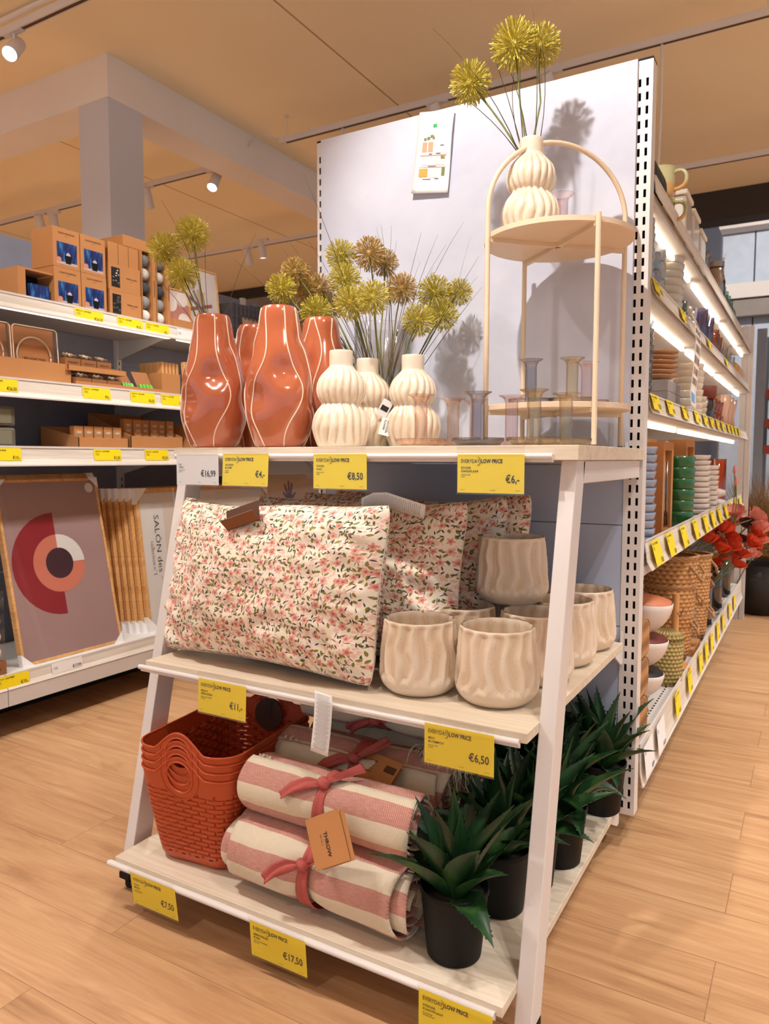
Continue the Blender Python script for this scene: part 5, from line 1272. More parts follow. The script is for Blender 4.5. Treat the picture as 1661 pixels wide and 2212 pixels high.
# ---- third left shelf
for k, (z, lb) in enumerate(((1.057, 'lower grey plastic lantern box at the left photo edge'), (1.140, 'upper grey plastic lantern box at the left photo edge'))):
    t = thing('lantern_box', lb, 'box', (-1.41, -.42, z), 0, 'grey boxes at the left edge'); part(B().box(-.13, 0, 0, .170, 0, .078), 'shell', pm('olive_grey_shell', (104, 98, 86), .4), t, bevel=.01)
    part(B().box(0, .0015, .02, .15, .012, .066), 'window', pm('greygreen_window', (130, 128, 108), .3), t)
def tray(y0, y1, h0, h1, dep, label):
    t = B(); t.box(-dep, 0, y0, y1, 0, .003)
    t.box(-.003, 0, y0, y1, .003, h0)
    for y in (y0, y1-.003):
        v = [Vector(p) for p in ((-dep, y, .003), (0, y, .003), (-dep, y+.003, .003), (0, y+.003, .003), (-dep, y, h1), (0, y, h0), (-dep, y+.003, h1), (0, y+.003, h0))]; t.hexa(v)
    t.box(-dep, -dep+.003, y0, y1, .003, h1)
    return solo(t, 'card_tray', M_card, label, 'tray', (-1.395, 0, 1.057))
tray(.03, .30, .047, .10, .26, 'low kraft tray of flat card packs on the third left shelf')
tray(.315, .645, .06, .175, .30, 'high-backed kraft tray of upright packs on the third left shelf')
def upack(w, h):
    t = thing('card_pack', 'tmp', 'card pack', (0, 0, 0), 0)
    part(B().box(-.03, 0, 0, w, 0, h), 'carton', M_card, t, bevel=.0006)
    b = B()
    for k in range(max(1, int((h-.02)/.026))): b.box(0, .0006, w*.28, w*.78, h-.032-.026*k, h-.022-.026*k)
    part(b, 'window', pm('pack_window', (200, 198, 196), .2, coat=.4), t); return t
u1 = upack(.046, .092); first = True
for k in range(5):
    lb = 'short kraft card pack in the low tray on the third left shelf'
    if first: u1.location = (-1.43, .036, 1.062); u1['label'] = lb; u1['group'] = 'short card packs'; first = False
    else: dup(u1, (-1.43, .036+.052*k, 1.062), None, lb, 'short card packs')
u2 = upack(.046, .135); u2.location = (-1.45, .325, 1.062); u2['label'] = 'tall kraft card pack standing in the high-backed tray'; u2['group'] = 'tall card packs'
for k in range(1, 6): dup(u2, (-1.45+.006*(k % 2), .325+.052*k, 1.062), None, u2['label'], 'tall card packs')
solo(B().box(-.2, 0, 0, .20, 0, .13), 'kraft_box', M_card, 'kraft box behind the leftmost terracotta vase on the third left shelf', 'box', (-1.42, .72, 1.057), bevel=.001)
for k, y in enumerate((1.0, 1.3, 1.65, 2.1, 2.6)): solo(B().box(-.2, 0, 0, .22, 0, .16), 'kraft_box', M_card, 'kraft box far along the second left shelf, behind the vases', 'box', (-1.42, y, 1.326), group='kraft boxes far along the second left shelf', bevel=.001)
# pack of white balls on the base shelf
t = thing('ball_light_pack', 'clear pack with a column of white cotton balls at the lower left photo edge', 'light pack', (-1.35, -.47, .169))
part(B().box(-.06, 0, 0, .105, 0, .05), 'card_base', M_cardd, t); part(B().box(-.058, -.001, .002, .103, .05, .33), 'clear_cover', M_clear, t)
for k in range(4): part(B().sphere((-.029, .070, .085+.062*k), .0295, 18, 12), 'cotton_ball', pm('white_ball', (232, 226, 218), .9, var=.1, vs=120, bump=.6, bs=300), t, smooth=True)
for k in range(4): part(B().sphere((-.029, .028, .085+.062*k), .0295, 18, 12), 'cotton_ball', pm('white_ball', (232, 226, 218), .9), t, smooth=True)
M = Matrix.Translation((.0006, .055, .018)) @ Euler(RX).to_matrix().to_4x4(); part(letter(B(), [('LIGHTS', 0, 0, .016, .4, 'CENTER')], M=M), 'lettering', M_print, t)
# ================================================================== RIGHT SHELVING (runs back along the right aisle)
RB, RF, RY0, RY1 = .455, .962, .055, 3.45
rt = thing('shelving_unit', 'long white shelving unit with lit shelves of tableware along the right aisle', 'shelving', ((RB+RF)/2, (RY0+RY1)/2, FZ)); ro = rt.location.copy()
def rx(b, x0, x1, ya, yb, z0, z1, mi=0): return b.box(x0-ro.x, x1-ro.x, ya-ro.y, yb-ro.y, z0-FZ, z1-FZ, mi)
b = B(); rx(b, .425, .45, RY0, RY1, .05, 2.03); part(b, 'back_panel', pm('right_back_panel', (196, 170, 146), .6), rt)
RBAY = [RY0, 1.05, 2.05, 3.0, RY1]
for y in (1.05, 2.05, 3.0):
    b = B(); rx(b, .41, .465, y-.015, y+.015, FZ+.02, 2.03); part(b, 'slotted_upright', M_white, rt)
RSH = [(1.735, .05), (1.477, .036), (1.163, .04), (.713, .08)]
for zt, lh in RSH:
    b = B()
    for i in range(4): rx(b, RB+.01, RF, RBAY[i]+.002, RBAY[i+1]-.002, zt-.028, zt)
    part(b, 'shelf', M_metal, rt, bevel=.002)
    b = B()
    for i in range(4):
        if zt == .713 and i == 3: ylim = 3.2
        else: ylim = RBAY[i+1]
        top = zt+(.045 if zt > 1.7 else .03 if zt > 1 else .07)
        lip(b, ro, RF, RBAY[i]+.002, ylim-.002, top, lh+.012 if zt > 1 else .082, d=.010 if zt > 1 else .015)
        rx(b, RF-.002, RF+.003, RBAY[i]+.002, ylim-.002, top-.001, top+.003, 1)
    part(b, 'price_strip', [M_lip, M_white], rt)
for zt, xs in ((1.735, (.915, .66)), (1.477, (.90, .62)), (1.163, (.88,))):
    for x in xs:
        for i in range(4): b = B(); rx(b, x, x+.012, RBAY[i]+.05, RBAY[i+1]-.05, zt-.046, zt-.029); part(b, 'led_bar', M_led, rt)
# perforated base shelf
b = B()
for i in range(4): rx(b, RB+.01, RF-.01, RBAY[i]+.002, RBAY[i+1]-.002, .135, .165)
part(b, 'base_shelf', M_metal, rt)
b = B()
for i in range(110): rx(b, .915, .921, RY0+.02+.030*i, RY0+.034+.030*i, .1652, .1656)
part(b, 'perforation', M_dark, rt)
b = B()
for i in range(4):
    lip(b, ro, RF, RBAY[i]+.002, RBAY[i+1]-.002, .195, .118, d=.008); rx(b, RF-.002, RF+.003, RBAY[i]+.002, RBAY[i+1]-.002, .193, .198, 1); rx(b, RF+.008, RF+.015, RBAY[i]+.002, RBAY[i+1]-.002, .072, .078, 1)
part(b, 'price_strip', [M_lip, M_white], rt)
b = B(); rx(b, .5, .84, RY0+.05, RY1, FZ, .135); part(b, 'plinth', M_dark, rt)
b = B(); rx(b, .915, .95, RY1+.01, RY1+.045, FZ, 1.9); part(b, 'end_upright', M_white, rt)
b = B(); rx(b, .955, .985, RY1+.01, RY1+.045, FZ, 1.9); part(b, 'end_upright', M_white, rt)

# price tags on the right strips
def rtags(z, ys, x, h, grp, lb, w=.12, price='€3,50', tilt=.28):
    for i, y in enumerate(ys): small_tag(x, y, z, price, lb, grp, w=w, h=h, tilt=tilt)
rtags(1.196, [.05, .30, .60, .90, 1.15, 1.37, 1.6, 1.82, 2.1, 2.3, 2.5, 2.72], RF+.005, .046, 'tags on the plate shelf strip', 'yellow price tag on the strip of the plate shelf right of the slotted upright')
rtags(.779, [.10, .34, .62, .92, 1.22, 1.48, 1.75, 2.05, 2.3, 2.62, 2.9], RF+.009, .074, 'tags on the bowl shelf strip', 'yellow price tag on the wide strip of the bowl shelf', tilt=.27)
rtags(.186, [.62, .92, 1.24, 1.44, 1.64, 1.9, 2.15, 2.5, 2.8], RF+.010, .085, 'tags on the base shelf strip', 'yellow price tag on the base shelf strip beside the aisle floor', w=.10, tilt=.11)
small_tag(RF+.010, .07, .186, '€8,99', 'white price tag reading €8,99 at the near end of the base shelf strip', w=.13, h=.095, kind='w', tilt=.11)
small_tag(RF+.010, .27, .186, '€16,99', 'white price tag reading €16,99, second on the base shelf strip', w=.13, h=.095, kind='w', tilt=.11)
rtags(1.507, [.03, .5, 1.2, 1.9], RF+.006, .04, 'tags on the mug shelf strip', 'yellow price tag on the narrow strip of the mug shelf')

# ---- crockery
def pr(x, px, py=985): return on_x(px, py, x)
def bowl_mesh(r, h, m, foot=.45, th=.004):
    P = [(r*foot, 0), (r*foot, h*.08)]+[(r*(foot+(1-foot)*math.sin(t*PI/2)**.9), h*(.08+.92*(1-math.cos(t*PI/2)))) for t in [i/8 for i in range(1, 9)]]
    I = [(p[0]-th, p[1]+th*.4) for p in P[::-1][:-2]]; I[0] = (r-th*.5, h+.0008)
    return B().lathe(P+I+[(0, h*.14)], 32).mesh('bowl', m, True)
def plate_mesh(r, m): return B().lathe([(r*.55, 0), (r*.6, .004), (r, .018), (r, .021), (r*.6, .008), (0, .006)], 36).mesh('plate', m, True)
def mug_mesh(r, h, m, top=None): return B().lathe([(r*.8, 0), (r*.92, .004), (r, h*.3), (r, h), (r-.004, h), (r-.005, h*.3), (0, .008)], 28).mesh('mug', m, True)
def stack(me, name, cat, x, y, z, n, step, label, group, jit=.002):
    for k in range(n):
        o = put(me, name); o.location = (x+random.uniform(-jit, jit), y+random.uniform(-jit, jit), z+step*k); o.rotation_euler = (0, 0, random.uniform(0, 6)); tag(o, label, cat, group)
C_ = lambda n, c, r=.25: pm(n, c, r, var=.06, coat=.5)
c_grey = C_('grey_stoneware', (150, 152, 158)); c_blue = C_('bluegrey_stoneware', (122, 136, 158)); c_sand = C_('sand_stoneware', (188, 178, 162)); c_green = C_('green_stoneware', (70, 84, 66)); c_cream = C_('cream_ribbed', (224, 206, 184)); c_white = C_('white_ware', (224, 216, 210)); c_tan = C_('tan_plate', (186, 134, 92)); c_lblue = C_('pale_blue_bowl', (140, 150, 172)); c_dgreen = C_('leaf_green_bowl', (26, 96, 50))
# top of the unit (z 1.735)
Z5, Z4, Z3, Z2, Z1 = 1.736, 1.478, 1.164, .714, .166
m_dk = C_('dark_ribbed_plate', (34, 40, 46), .35)
for k in range(7):
    o = put(plate_mesh(.088, m_dk), 'plate'); o.location = (.86, .135+.03*k, Z5+.088); o.rotation_euler = (0, PI/2, PI/2-.25); tag(o, 'dark ribbed plate standing on edge at the near end of the highest right shelf', 'plate', 'dark plates on edge')
m_two = NT('two_tone_mug'); _s = m_two.new('ShaderNodeSeparateXYZ'); m_two.l.new(m_two.coord(), _s.inputs[0]); m_two.base(m_two.mix(m_two.math('GREATER_THAN', _s.outputs[2], .042), lin((214, 168, 104)), lin((190, 186, 140)))); m_two.rough(.3); m_two = m_two.m
mm = mug_mesh(.043, .095, m_two)
hb = B().tube([(.040, 0, .078), (.050, 0, .081), (.062, 0, .080), (.072, 0, .074), (.078, 0, .064), (.079, 0, .052), (.076, 0, .040), (.068, 0, .031), (.056, 0, .026), (.041, 0, .025)], .006, 10).mesh('handle', m_two, True)
mi_ = 0
for (x, y, z, lb) in ((.912, .43, Z5, 'lower two-tone mug of the near pair on the highest right shelf'), (.912, .43, Z5+.096, 'upper two-tone mug of the near pair, its handle pointing into the aisle'), (.86, .53, Z5, 'lower two-tone mug of the far pair on the highest right shelf'), (.86, .53, Z5+.096, 'upper two-tone mug of the far pair on the highest right shelf')):
    t = thing('mug', lb, 'mug', (x, y, z), -.15, 'two-tone mugs'); put(mm, 'mug_body', t); put(hb, 'handle', t)
m_cont = glass('frosted_container', (236, 232, 226), (196, 190, 182))
for k, (y, h) in enumerate(((.80, .20), (1.0, .19), (1.2, .17))):
    t = thing('storage_jar', ['nearest', 'middle', 'farthest'][k]+' square clear storage container with a pale lid on the highest right shelf', 'container', (.87, y, Z5))
    part(B().box(-.075, .075, -.075, .075, 0, h), 'container_body', pm('milky_plastic', (206, 198, 186), .3, coat=.4), t, bevel=.012); part(B().box(-.079, .079, -.079, .079, h, h+.018), 'lid', pm('pale_lid', (232, 224, 210), .4), t, bevel=.004)
m_rg = glass('ribbed_glass', (242, 242, 236), (186, 186, 176))
for k, y in enumerate((1.36, 1.47, 1.58)): solo(B().lathe([(.03, 0), (.042, .02), (.04, .1), (.034, .16), (.044, .19), (.042, .19), (.032, .16), (.036, .02), (0, .01)], 24, rf=lambda a, z: 1+.05*math.cos(10*a)), 'glass_vase', m_rg, 'clear ribbed glass vase in the row on the highest right shelf', 'vase', (.885, y, Z5), group='ribbed glass vases', smooth=True)
def bottle(x, y, z, r, h, m, label, neck=.4, cap=None, grp=None):
    t = thing('bottle', label, 'bottle', (x, y, z), 0, grp)
    part(B().lathe([(r*.8, 0), (r, .006), (r, h*.62), (r*.9, h*.70), (r*neck, h*.82), (r*neck, h*.9), (0, h*.9)], 24), 'bottle_body', m, t, smooth=True)
    part(B().lathe([(r*neck*1.1, h*.9), (r*neck*1.1, h), (0, h)], 20), 'cap', cap or m, t, smooth=False); return t
m_steel = pm('brushed_steel', (150, 140, 134), .25, metal=.9); m_amb = glass('orange_bottle_glass', (250, 196, 140), (206, 110, 50)); m_grn = glass('green_bottle_glass', (170, 214, 190), (50, 110, 86))
bottle(.88, 1.76, Z5, .028, .13, pm('black_pepper_mill', (46, 36, 30), .3, coat=.6), 'small dark mill before the steel flask on the highest right shelf', .7)
tf = bottle(.905, 2.02, Z5, .042, .26, m_steel, 'steel vacuum flask with a thermometer sticker on the highest right shelf', .75)
M = Matrix.Translation((.0425, -.012, .10)) @ Euler(RX).to_matrix().to_4x4()
b = B(); b.add([M @ Vector((.011*math.cos(a), .06+.011*math.sin(a), .001)) for a in [2*PI*i/16 for i in range(16)]], [list(range(16))], 0); b.add([M @ Vector(p) for p in ((-.005, 0, .001), (.005, 0, .001), (.005, .055, .001), (-.005, .055, .001))], [(0, 1, 2, 3)], 1); b.add([M @ Vector((.009*math.cos(a), -.004+.009*math.sin(a), .0012)) for a in [2*PI*i/16 for i in range(16)]], [list(range(16))], 1)
part(b, 'sticker', [pm('sticker_red', (206, 70, 60), .4), pm('sticker_blue', (60, 130, 170), .4)], tf)
bottle(.87, 1.90, Z5, .035, .18, m_amb, 'orange glass bottle left of the steel flask'); bottle(.90, 2.2, Z5, .035, .19, m_amb, 'orange glass bottle right of the steel flask', cap=pm('cork', (196, 150, 100), .8))
for k, y in enumerate((2.34, 2.47, 2.6, 2.74)): bottle(.90, y, Z5, .036, .20, m_grn, 'green glass bottle in the row at the far part of the highest right shelf', .5, grp='green bottles')
solo(B().box(-.06, .03, 0, .22, 0, .12), 'kraft_box', M_black, 'black box at the far end of the highest right shelf', 'box', (.9, 3.12, Z5), bevel=.003)
solo(B().lathe([(.02, 0), (.03, .04), (.035, .07), (.03, .09), (0, .1)], 16), 'toy_figure', pm('lime', (176, 190, 70), .5), 'small lime green figure-shaped ornament beyond the green bottles', 'ornament', (.9, 2.96, Z5), smooth=True)
# mug shelf (z 1.478)
bw = bowl_mesh(.062, .055, c_grey); stack(bw, 'bowl', 'bowl', .885, .17, Z4, 9, .021, 'grey stoneware bowl in the near stack on the mug shelf', 'grey bowls on the mug shelf')
mg = mug_mesh(.041, .055, c_blue); stack(mg, 'cup', 'cup', .895, .34, Z4, 3, .056, 'blue-grey cup in the near stack on the mug shelf', 'blue-grey cups')
mg2 = mug_mesh(.041, .055, c_grey); stack(mg2, 'cup', 'cup', .885, .47, Z4, 4, .056, 'pale grey cup in the second stack on the mug shelf', 'pale grey cups')
bw2 = bowl_mesh(.066, .05, c_sand); stack(bw2, 'bowl', 'bowl', .885, .68, Z4, 8, .026, 'sand coloured bowl in the tall stack on the mug shelf', 'sand bowls on the mug shelf')
stack(mug_mesh(.036, .04, c_green), 'cup', 'cup', .90, .90, Z4, 3, .041, 'dark green ribbed cup on the mug shelf', 'dark green cups')
for q, y in enumerate((1.02, 1.12)): stack(mug_mesh(.036, .04, c_sand), 'cup', 'cup', .90, y, Z4, 3, .041, 'grey-brown ribbed cup on the mug shelf', 'grey-brown cups')
m_iri = glass('iridescent_blue_glass', (214, 214, 244), (110, 120, 200)); m_ambr = glass('amber_tumbler', (250, 206, 168), (200, 104, 60))
def tumbler(r, h, m): return B().lathe([(r*.8, 0), (r, h), (r-.003, h), (r*.76, .008), (0, .006)], 40, rf=lambda a, z: 1+.03*math.cos(20*a)).mesh('tumbler', m, True)
tb = tumbler(.048, .16, m_iri)
for k, (x, y) in enumerate(((.91, 1.30), (.88, 1.42), (.91, 1.52), (.88, 1.62))): o = put(tb, 'tumbler'); o.location = (x, y, Z4); tag(o, 'blue iridescent ribbed tumbler on the mug shelf', 'glass', 'blue iridescent tumblers')
tb = tumbler(.044, .14, m_ambr)
for k, (x, y) in enumerate(((.91, 1.75), (.90, 1.88), (.90, 2.0))): o = put(tb, 'tumbler'); o.location = (x, y, Z4); tag(o, 'amber ribbed tumbler on the mug shelf', 'glass', 'amber tumblers')
tb = tumbler(.04, .13, M_glass)
for k in range(7): o = put(tb, 'tumbler'); o.location = (.90-.02*(k % 2), 2.12+.10*k, Z4); tag(o, 'clear tumbler far along the mug shelf', 'glass', 'clear tumblers')
for k in range(3): solo(B().lathe([(.02, 0), (.05, .03), (.055, .06), (.04, .10), (.02, .12), (0, .12)], 20), 'ornament', C_('ochre_glaze', (200, 150, 80)), 'round ochre ornament far along the mug shelf', 'ornament', (.91, 2.88+.12*k, Z4), group='ochre ornaments', smooth=True)
# plate shelf (z 1.164)
gb = bowl_mesh(.066, .04, glass('grey_glass_bowl', (226, 230, 234), (130, 138, 146))); stack(gb, 'glass_bowl', 'bowl', .885, .165, Z3, 10, .023, 'clear glass bowl in the near stack on the plate shelf', 'clear glass bowls')
stack(plate_mesh(.10, c_tan), 'plate', 'plate', .845, .66, Z3+.118, 6, .0165, 'tan stoneware plate lying on the pale grey boxes', 'tan plates')
for k in range(3): solo(B().box(-.11, .09, -.13, .13, 0, .038), 'marble_box', pm('grey_marble_box', (158, 148, 146), .5, var=.12, vs=20), 'pale grey marbled box under the tan plates', 'box', (.845, .66, Z3+.0385*k), group='marbled boxes', bevel=.002)
stack(bowl_mesh(.062, .05, c_sand), 'bowl', 'bowl', .90, .98, Z3, 3, .03, 'brown-grey ribbed bowl behind the hanging leaflet', 'brown-grey bowls')
stack(bowl_mesh(.060, .052, c_cream), 'bowl', 'bowl', .90, 1.21, Z3+.0, 8, .0265, 'cream bowl in the tall stack on the plate shelf', 'cream bowls tall stack')
stack(bowl_mesh(.070, .045, c_cream), 'bowl', 'bowl', .885, 1.39, Z3, 4, .024, 'wide cream bowl in the low stack on the plate shelf', 'cream bowls low stack')
m_red = pm('red_brown_weave', (122, 52, 40), .7, bump=.6, bs=120)
stack(mug_mesh(.075, .12, C_('black_ware', (26, 20, 20))), 'planter', 'planter', .885, 1.62, Z3, 1, .1, 'black round planter under the red-brown basket', None)
stack(mug_mesh(.08, .06, m_red), 'basket', 'basket', .885, 1.62, Z3+.122, 1, .1, 'red-brown woven bowl on top of the black planter', None)
for k in range(6): o = put(tumbler(.045, .07, m_ambr), 'tumbler'); o.location = (.90, 1.86+.14*(k//2), Z3+.072*(k % 2)); tag(o, 'amber glass tealight holder far along the plate shelf', 'glass', 'amber tealight holders')
for k in range(3): solo(B().lathe([(.035, 0), (.03, .1), (.045, .2), (.043, .2), (.027, .1), (0, .005)], 24), 'vase', C_('blush_glaze', (214, 168, 140)), 'slender blush vase near the far end of the plate shelf', 'vase', (.91, 2.42+.2*k, Z3), group='blush vases', smooth=True)
# leaflet hanging from the mug shelf strip
L0 = Vector((.985, .70, 1.505)); LP = [L0, L0+Vector((.012, .005, -.03)), L0+Vector((.016, .01, -.09)), L0+Vector((.010, .015, -.18)), L0+Vector((.002, .02, -.26)), L0+Vector((.006, .02, -.315))]
t = strip('hanging_leaflet', LP, (.004, .105, -.012), M_paper, 'long white leaflet with rows of small plate pictures hanging from the mug shelf', 'leaflet')
b = B(); Q = [Vector(p)-LP[0] for p in LP]
def lf(u, v): s = v*5; i = min(int(s), 4); return Q[i].lerp(Q[i+1], s-i)+Vector((.004, .105, -.012))*(u-.5)+Vector((.0012, 0, 0))
for r_ in range(8):
    for c_ in range(4): u0 = .1+.21*c_; v0 = .08+.085*r_; b.grid(lambda u, v: lf(u0+.15*u, v0+.055*v), 1, 1, mi=(r_+c_) % 3)
b.grid(lambda u, v: lf(.15+.6*u, .80+.12*v), 1, 2, mi=3)
part(b, 'small_pictures', [pm('pic_tan', (196, 150, 110), .6), pm('pic_grey', (170, 166, 170), .6), pm('pic_brown', (150, 110, 86), .6), pm('pic_blue', (112, 170, 222), .6)], t)
# bowl shelf (z .714)
stack(bowl_mesh(.072, .042, c_lblue), 'bowl', 'bowl', .885, .23, Z2, 13, .0245, 'pale blue-grey bowl in the tall stack beside the slotted upright', 'pale blue bowls')
def cutlery_box(x, y, rz, h, label, w=.12):
    t = thing('cutlery_box', label, 'box', (x, y, Z2), rz, 'tall kraft boxes with a window')
    b = B().box(-.07, 0, 0, .02, 0, h).box(-.07, 0, w-.02, w, 0, h).box(-.07, 0, .02, w-.02, h-.03, h).box(-.07, 0, .02, w-.02, 0, .05).box(-.07, -.02, .02, w-.02, .05, h-.03, 1); part(b, 'carton', [M_card, M_cardd], t)
    for k in range(2): part(B().tube([(-.012, .045+.03*k, .06), (-.008, .045+.03*k, h*.5), (-.010, .045+.03*k, h-.07)], [.010, .004, .006], 8), 'utensil', m_steel, t, smooth=True)
    return t
cutlery_box(.905, .44, .08, .30, 'nearest tall kraft cutlery box, beside the pale blue bowls'); cutlery_box(.905, .66, -.12, .36, 'second tall kraft cutlery box with shiny utensils'); cutlery_box(.91, 1.16, -.05, .38, 'tallest kraft cutlery box, right behind the green bowls', .17)
for k, (y, h) in enumerate(((.36, .42), (.60, .42), (.92, .38))): solo(B().box(-.22, 0, 0, .20, 0, h), 'kraft_box', M_card, 'large kraft carton standing behind the cutlery boxes', 'box', (.80, y, Z2), group='large kraft cartons on the bowl shelf', bevel=.001)
solo(B().box(-.004, 0, 0, .5, 0, .05).box(-.12, -.004, 0, .5, 0, .004), 'card_tray', M_card, 'low kraft tray edge in front of the cutlery boxes', 'tray', (.945, .40, Z2+.001))
stack(bowl_mesh(.058, .075, c_dgreen), 'bowl', 'bowl', .905, 1.02, Z2+.02, 6, .043, 'glossy leaf green bowl in the stack between the kraft boxes', 'green bowls')
stack(bowl_mesh(.075, .022, c_white, .8), 'dish', 'dish', .885, 1.56, Z2, 13, .0245, 'white square-edged dish in the near tall stack', 'white dishes near stack'); stack(bowl_mesh(.062, .022, c_white, .8), 'dish', 'dish', .905, 1.84, Z2, 11, .0245, 'white dish in the far tall stack', 'white dishes far stack')
m_og = glass('orange_hobnail_glass', (252, 190, 110), (220, 100, 30)); solo(B().lathe([(.03, 0), (.045, .02), (.047, .30), (.044, .30), (.04, .02), (0, .01)], 36, rf=lambda a, z: 1+.04*math.cos(12*a)*math.cos(z*180)), 'glass_vase', m_og, 'tall orange hobnail glass vase right of the white dishes', 'vase', (.915, 2.22, Z2), smooth=True)
for k in range(3): solo(B().lathe([(.02, 0), (.05, .015), (.05, .04), (.02, .05), (0, .05)], 14, rf=lambda a, z: 1+.15*math.cos(6*a)), 'shell_dish', c_white, 'small white ruffled dish in front of the orange vase', 'dish', (.92, 2.06, Z2+.05*k), group='ruffled dishes', smooth=True)
# base shelf (z .166): bowls, baskets
m_out = pm('white_bowl_outside', (222, 210, 204), .45); m_in = [pm('terracotta_inside', (216, 130, 90), .5), pm('dark_red_inside', (110, 40, 32), .5), pm('near_black_inside', (30, 22, 26), .5)]
for k, (z, r, lb) in enumerate(((.21, .088, 'lowest large white bowl, dark inside, standing near the slotted upright'), (.315, .098, 'middle large white bowl, dark red inside'), (.43, .108, 'highest large white bowl, terracotta inside'))):
    h = r*1.05; t = thing('large_bowl', lb, 'bowl', (.865, .46, z), 0, 'large white bowls', rot=(0, .08, 0))
    ps_ = [(r*math.sin(a), h*(1-math.cos(a))) for a in [PI/2*i/12 for i in range(13)]]
    part(B().lathe([(0.0001, 0)]+ps_[1:]+[(r-.003, h+.002)], 40), 'bowl_outside', m_out, t, smooth=True); part(B().lathe([(max(p[0]-.006, 0), p[1]+.006) for p in ps_][::-1], 40), 'bowl_inside', m_in[2-k], t, smooth=True)
for k in range(1): solo(B().lathe([(.05, 0), (.045, .004), (.02, .01), (.015, .05), (.05, .055), (.05, .05), (.02, .045)], 30), 'bowl_stand', M_clear, 'clear plastic stand under the large white bowls', 'stand', (.865, .46, .1665), smooth=True)
def weave_mat(name, a, b_, s=60):
    t = NT(name); c = t.coord(); sx = t.new('ShaderNodeSeparateXYZ'); t.l.new(c, sx.inputs[0]); ang = t.math('ARCTAN2', sx.outputs[1], sx.outputs[0])
    row = t.math('MULTIPLY', sx.outputs[2], s*6.0); w1 = t.math('SINE', row); rr = t.math('FLOOR', t.math('DIVIDE', row, 6.2832)); w2 = t.math('SINE', t.math('ADD', t.math('MULTIPLY', ang, 24.0), t.math('MULTIPLY', rr, 3.1416)))
    h = t.math('ADD', t.math('MULTIPLY', w1, .5), t.math('MULTIPLY', w2, .45)); t.base(t.ramp(t.math('ADD', t.math('MULTIPLY', h, .4), .5), [(.15, lin(a)), (.75, lin(b_))])); t.rough(.8); t.bump(h, .9, .004); return t.m
m_w1 = weave_mat('rattan_weave', (146, 92, 48), (214, 160, 100)); m_w2 = weave_mat('seagrass_weave', (120, 98, 50), (196, 172, 106), 70); m_w3 = weave_mat('rope_edge', (170, 120, 76), (226, 180, 130), 160)
bsk = B().lathe([(.078, 0), (.095, .05), (.104, .22), (.100, .222), (.092, .05), (0, .012)], 48).mesh('basket_body', m_w1, True); brim = B().tube([(.103*math.cos(a), .103*math.sin(a), .222) for a in [2*PI*i/40 for i in range(40)]], .007, 8, closed=True).mesh('rim', m_w3, True); bhd = B().tube([(.10, -.04, .19), (.125, -.035, .16), (.13, 0, .13), (.125, .035, .16), (.10, .04, .19)], .006, 8).mesh('handle', m_w3, True)
def wicker(x, y, z, s, label, rz=0):
    t = thing('wicker_basket', label, 'basket', (x, y, z), rz, 'round wicker baskets'); put(bsk, 'basket_body', t); put(brim, 'rim', t); put(bhd, 'handle', t); h2 = put(bhd, 'handle', t); h2.rotation_euler = (0, 0, PI); t.scale = (s, s, s)
wicker(.855, 1.20, Z1, .9, 'lowest wicker basket of the near stack on the base shelf'); wicker(.855, 1.20, Z1+.10, 1.0, 'middle wicker basket of the near stack', .4); wicker(.855, 1.20, Z1+.21, 1.05, 'top wicker basket of the near stack, just under the bowl shelf', -.3)
wicker(.875, 1.62, Z1, .85, 'lowest wicker basket of the far stack on the base shelf'); wicker(.875, 1.62, Z1+.11, .9, 'middle wicker basket of the far stack', .8); wicker(.875, 1.62, Z1+.20, .92, 'top wicker basket of the far stack beside the red poppies', .2)
m_ws = weave_mat('wood_strip_weave', (110, 66, 34), (200, 148, 92), 18)
for k in range(3): solo(B().box(-.10, .06, -.10, .09, 0, .115), 'strip_basket', m_ws, 'basket woven of wide wood strips, in front of the large white bowls', 'basket', (.882, .205, Z1+.12*k+.001), group='wood strip baskets', bevel=.015)
t = thing('lidded_basket', 'small seagrass basket with a lid behind the large white bowls', 'basket', (.905, .83, Z1)); part(B().lathe([(.055, 0), (.060, .02), (.064, .17), (.055, .175), (0, .175)], 40), 'basket_body', m_w2, t, smooth=True); part(B().lathe([(.066, .172), (.062, .19), (.03, .205), (0, .207)], 40), 'lid', m_w2, t, smooth=True)
t = thing('paper_roll_holder', 'beech kitchen roll holder with a round base near the lidded basket', 'roll holder', (.905, 1.03, Z1)); part(B().lathe([(0, 0), (.062, 0), (.064, .004), (.064, .02), (.060, .024), (0, .024)], 40), 'base', M_beech, t, smooth=False); part(B().tube([(0, 0, .02), (0, 0, .31)], .014, 16), 'rod', M_beech, t); part(B().tube([(0, 0, .25), (.02, -.02, .22), (.03, -.01, .25)], .0015, 6), 'black_strap', M_black, t)
bottle(.915, 1.36, Z1+.03, .032, .22, M_glass, 'clear glass oil bottle with a metal top in a small kraft tray', .35, cap=m_steel)
solo(B().box(-.05, .045, -.08, .14, 0, .03), 'card_tray', M_card, 'small kraft tray under the clear oil bottle', 'tray', (.90, 1.36, Z1))
m_tv = pm('dark_ribbed_glass', (44, 38, 34), .15, coat=1)
for k in range(5): solo(B().lathe([(.03, 0), (.045, .02), (.042, .12), (.05, .26), (.047, .26), (0, .02)], 24, rf=lambda a, z: 1+.05*math.cos(9*a)), 'dark_vase', m_tv, 'tall dark ribbed glass vase on the base shelf below the poppies', 'vase', (.90-.03*(k % 2), 1.92+.24*k, Z1), group='dark ribbed vases', smooth=True)

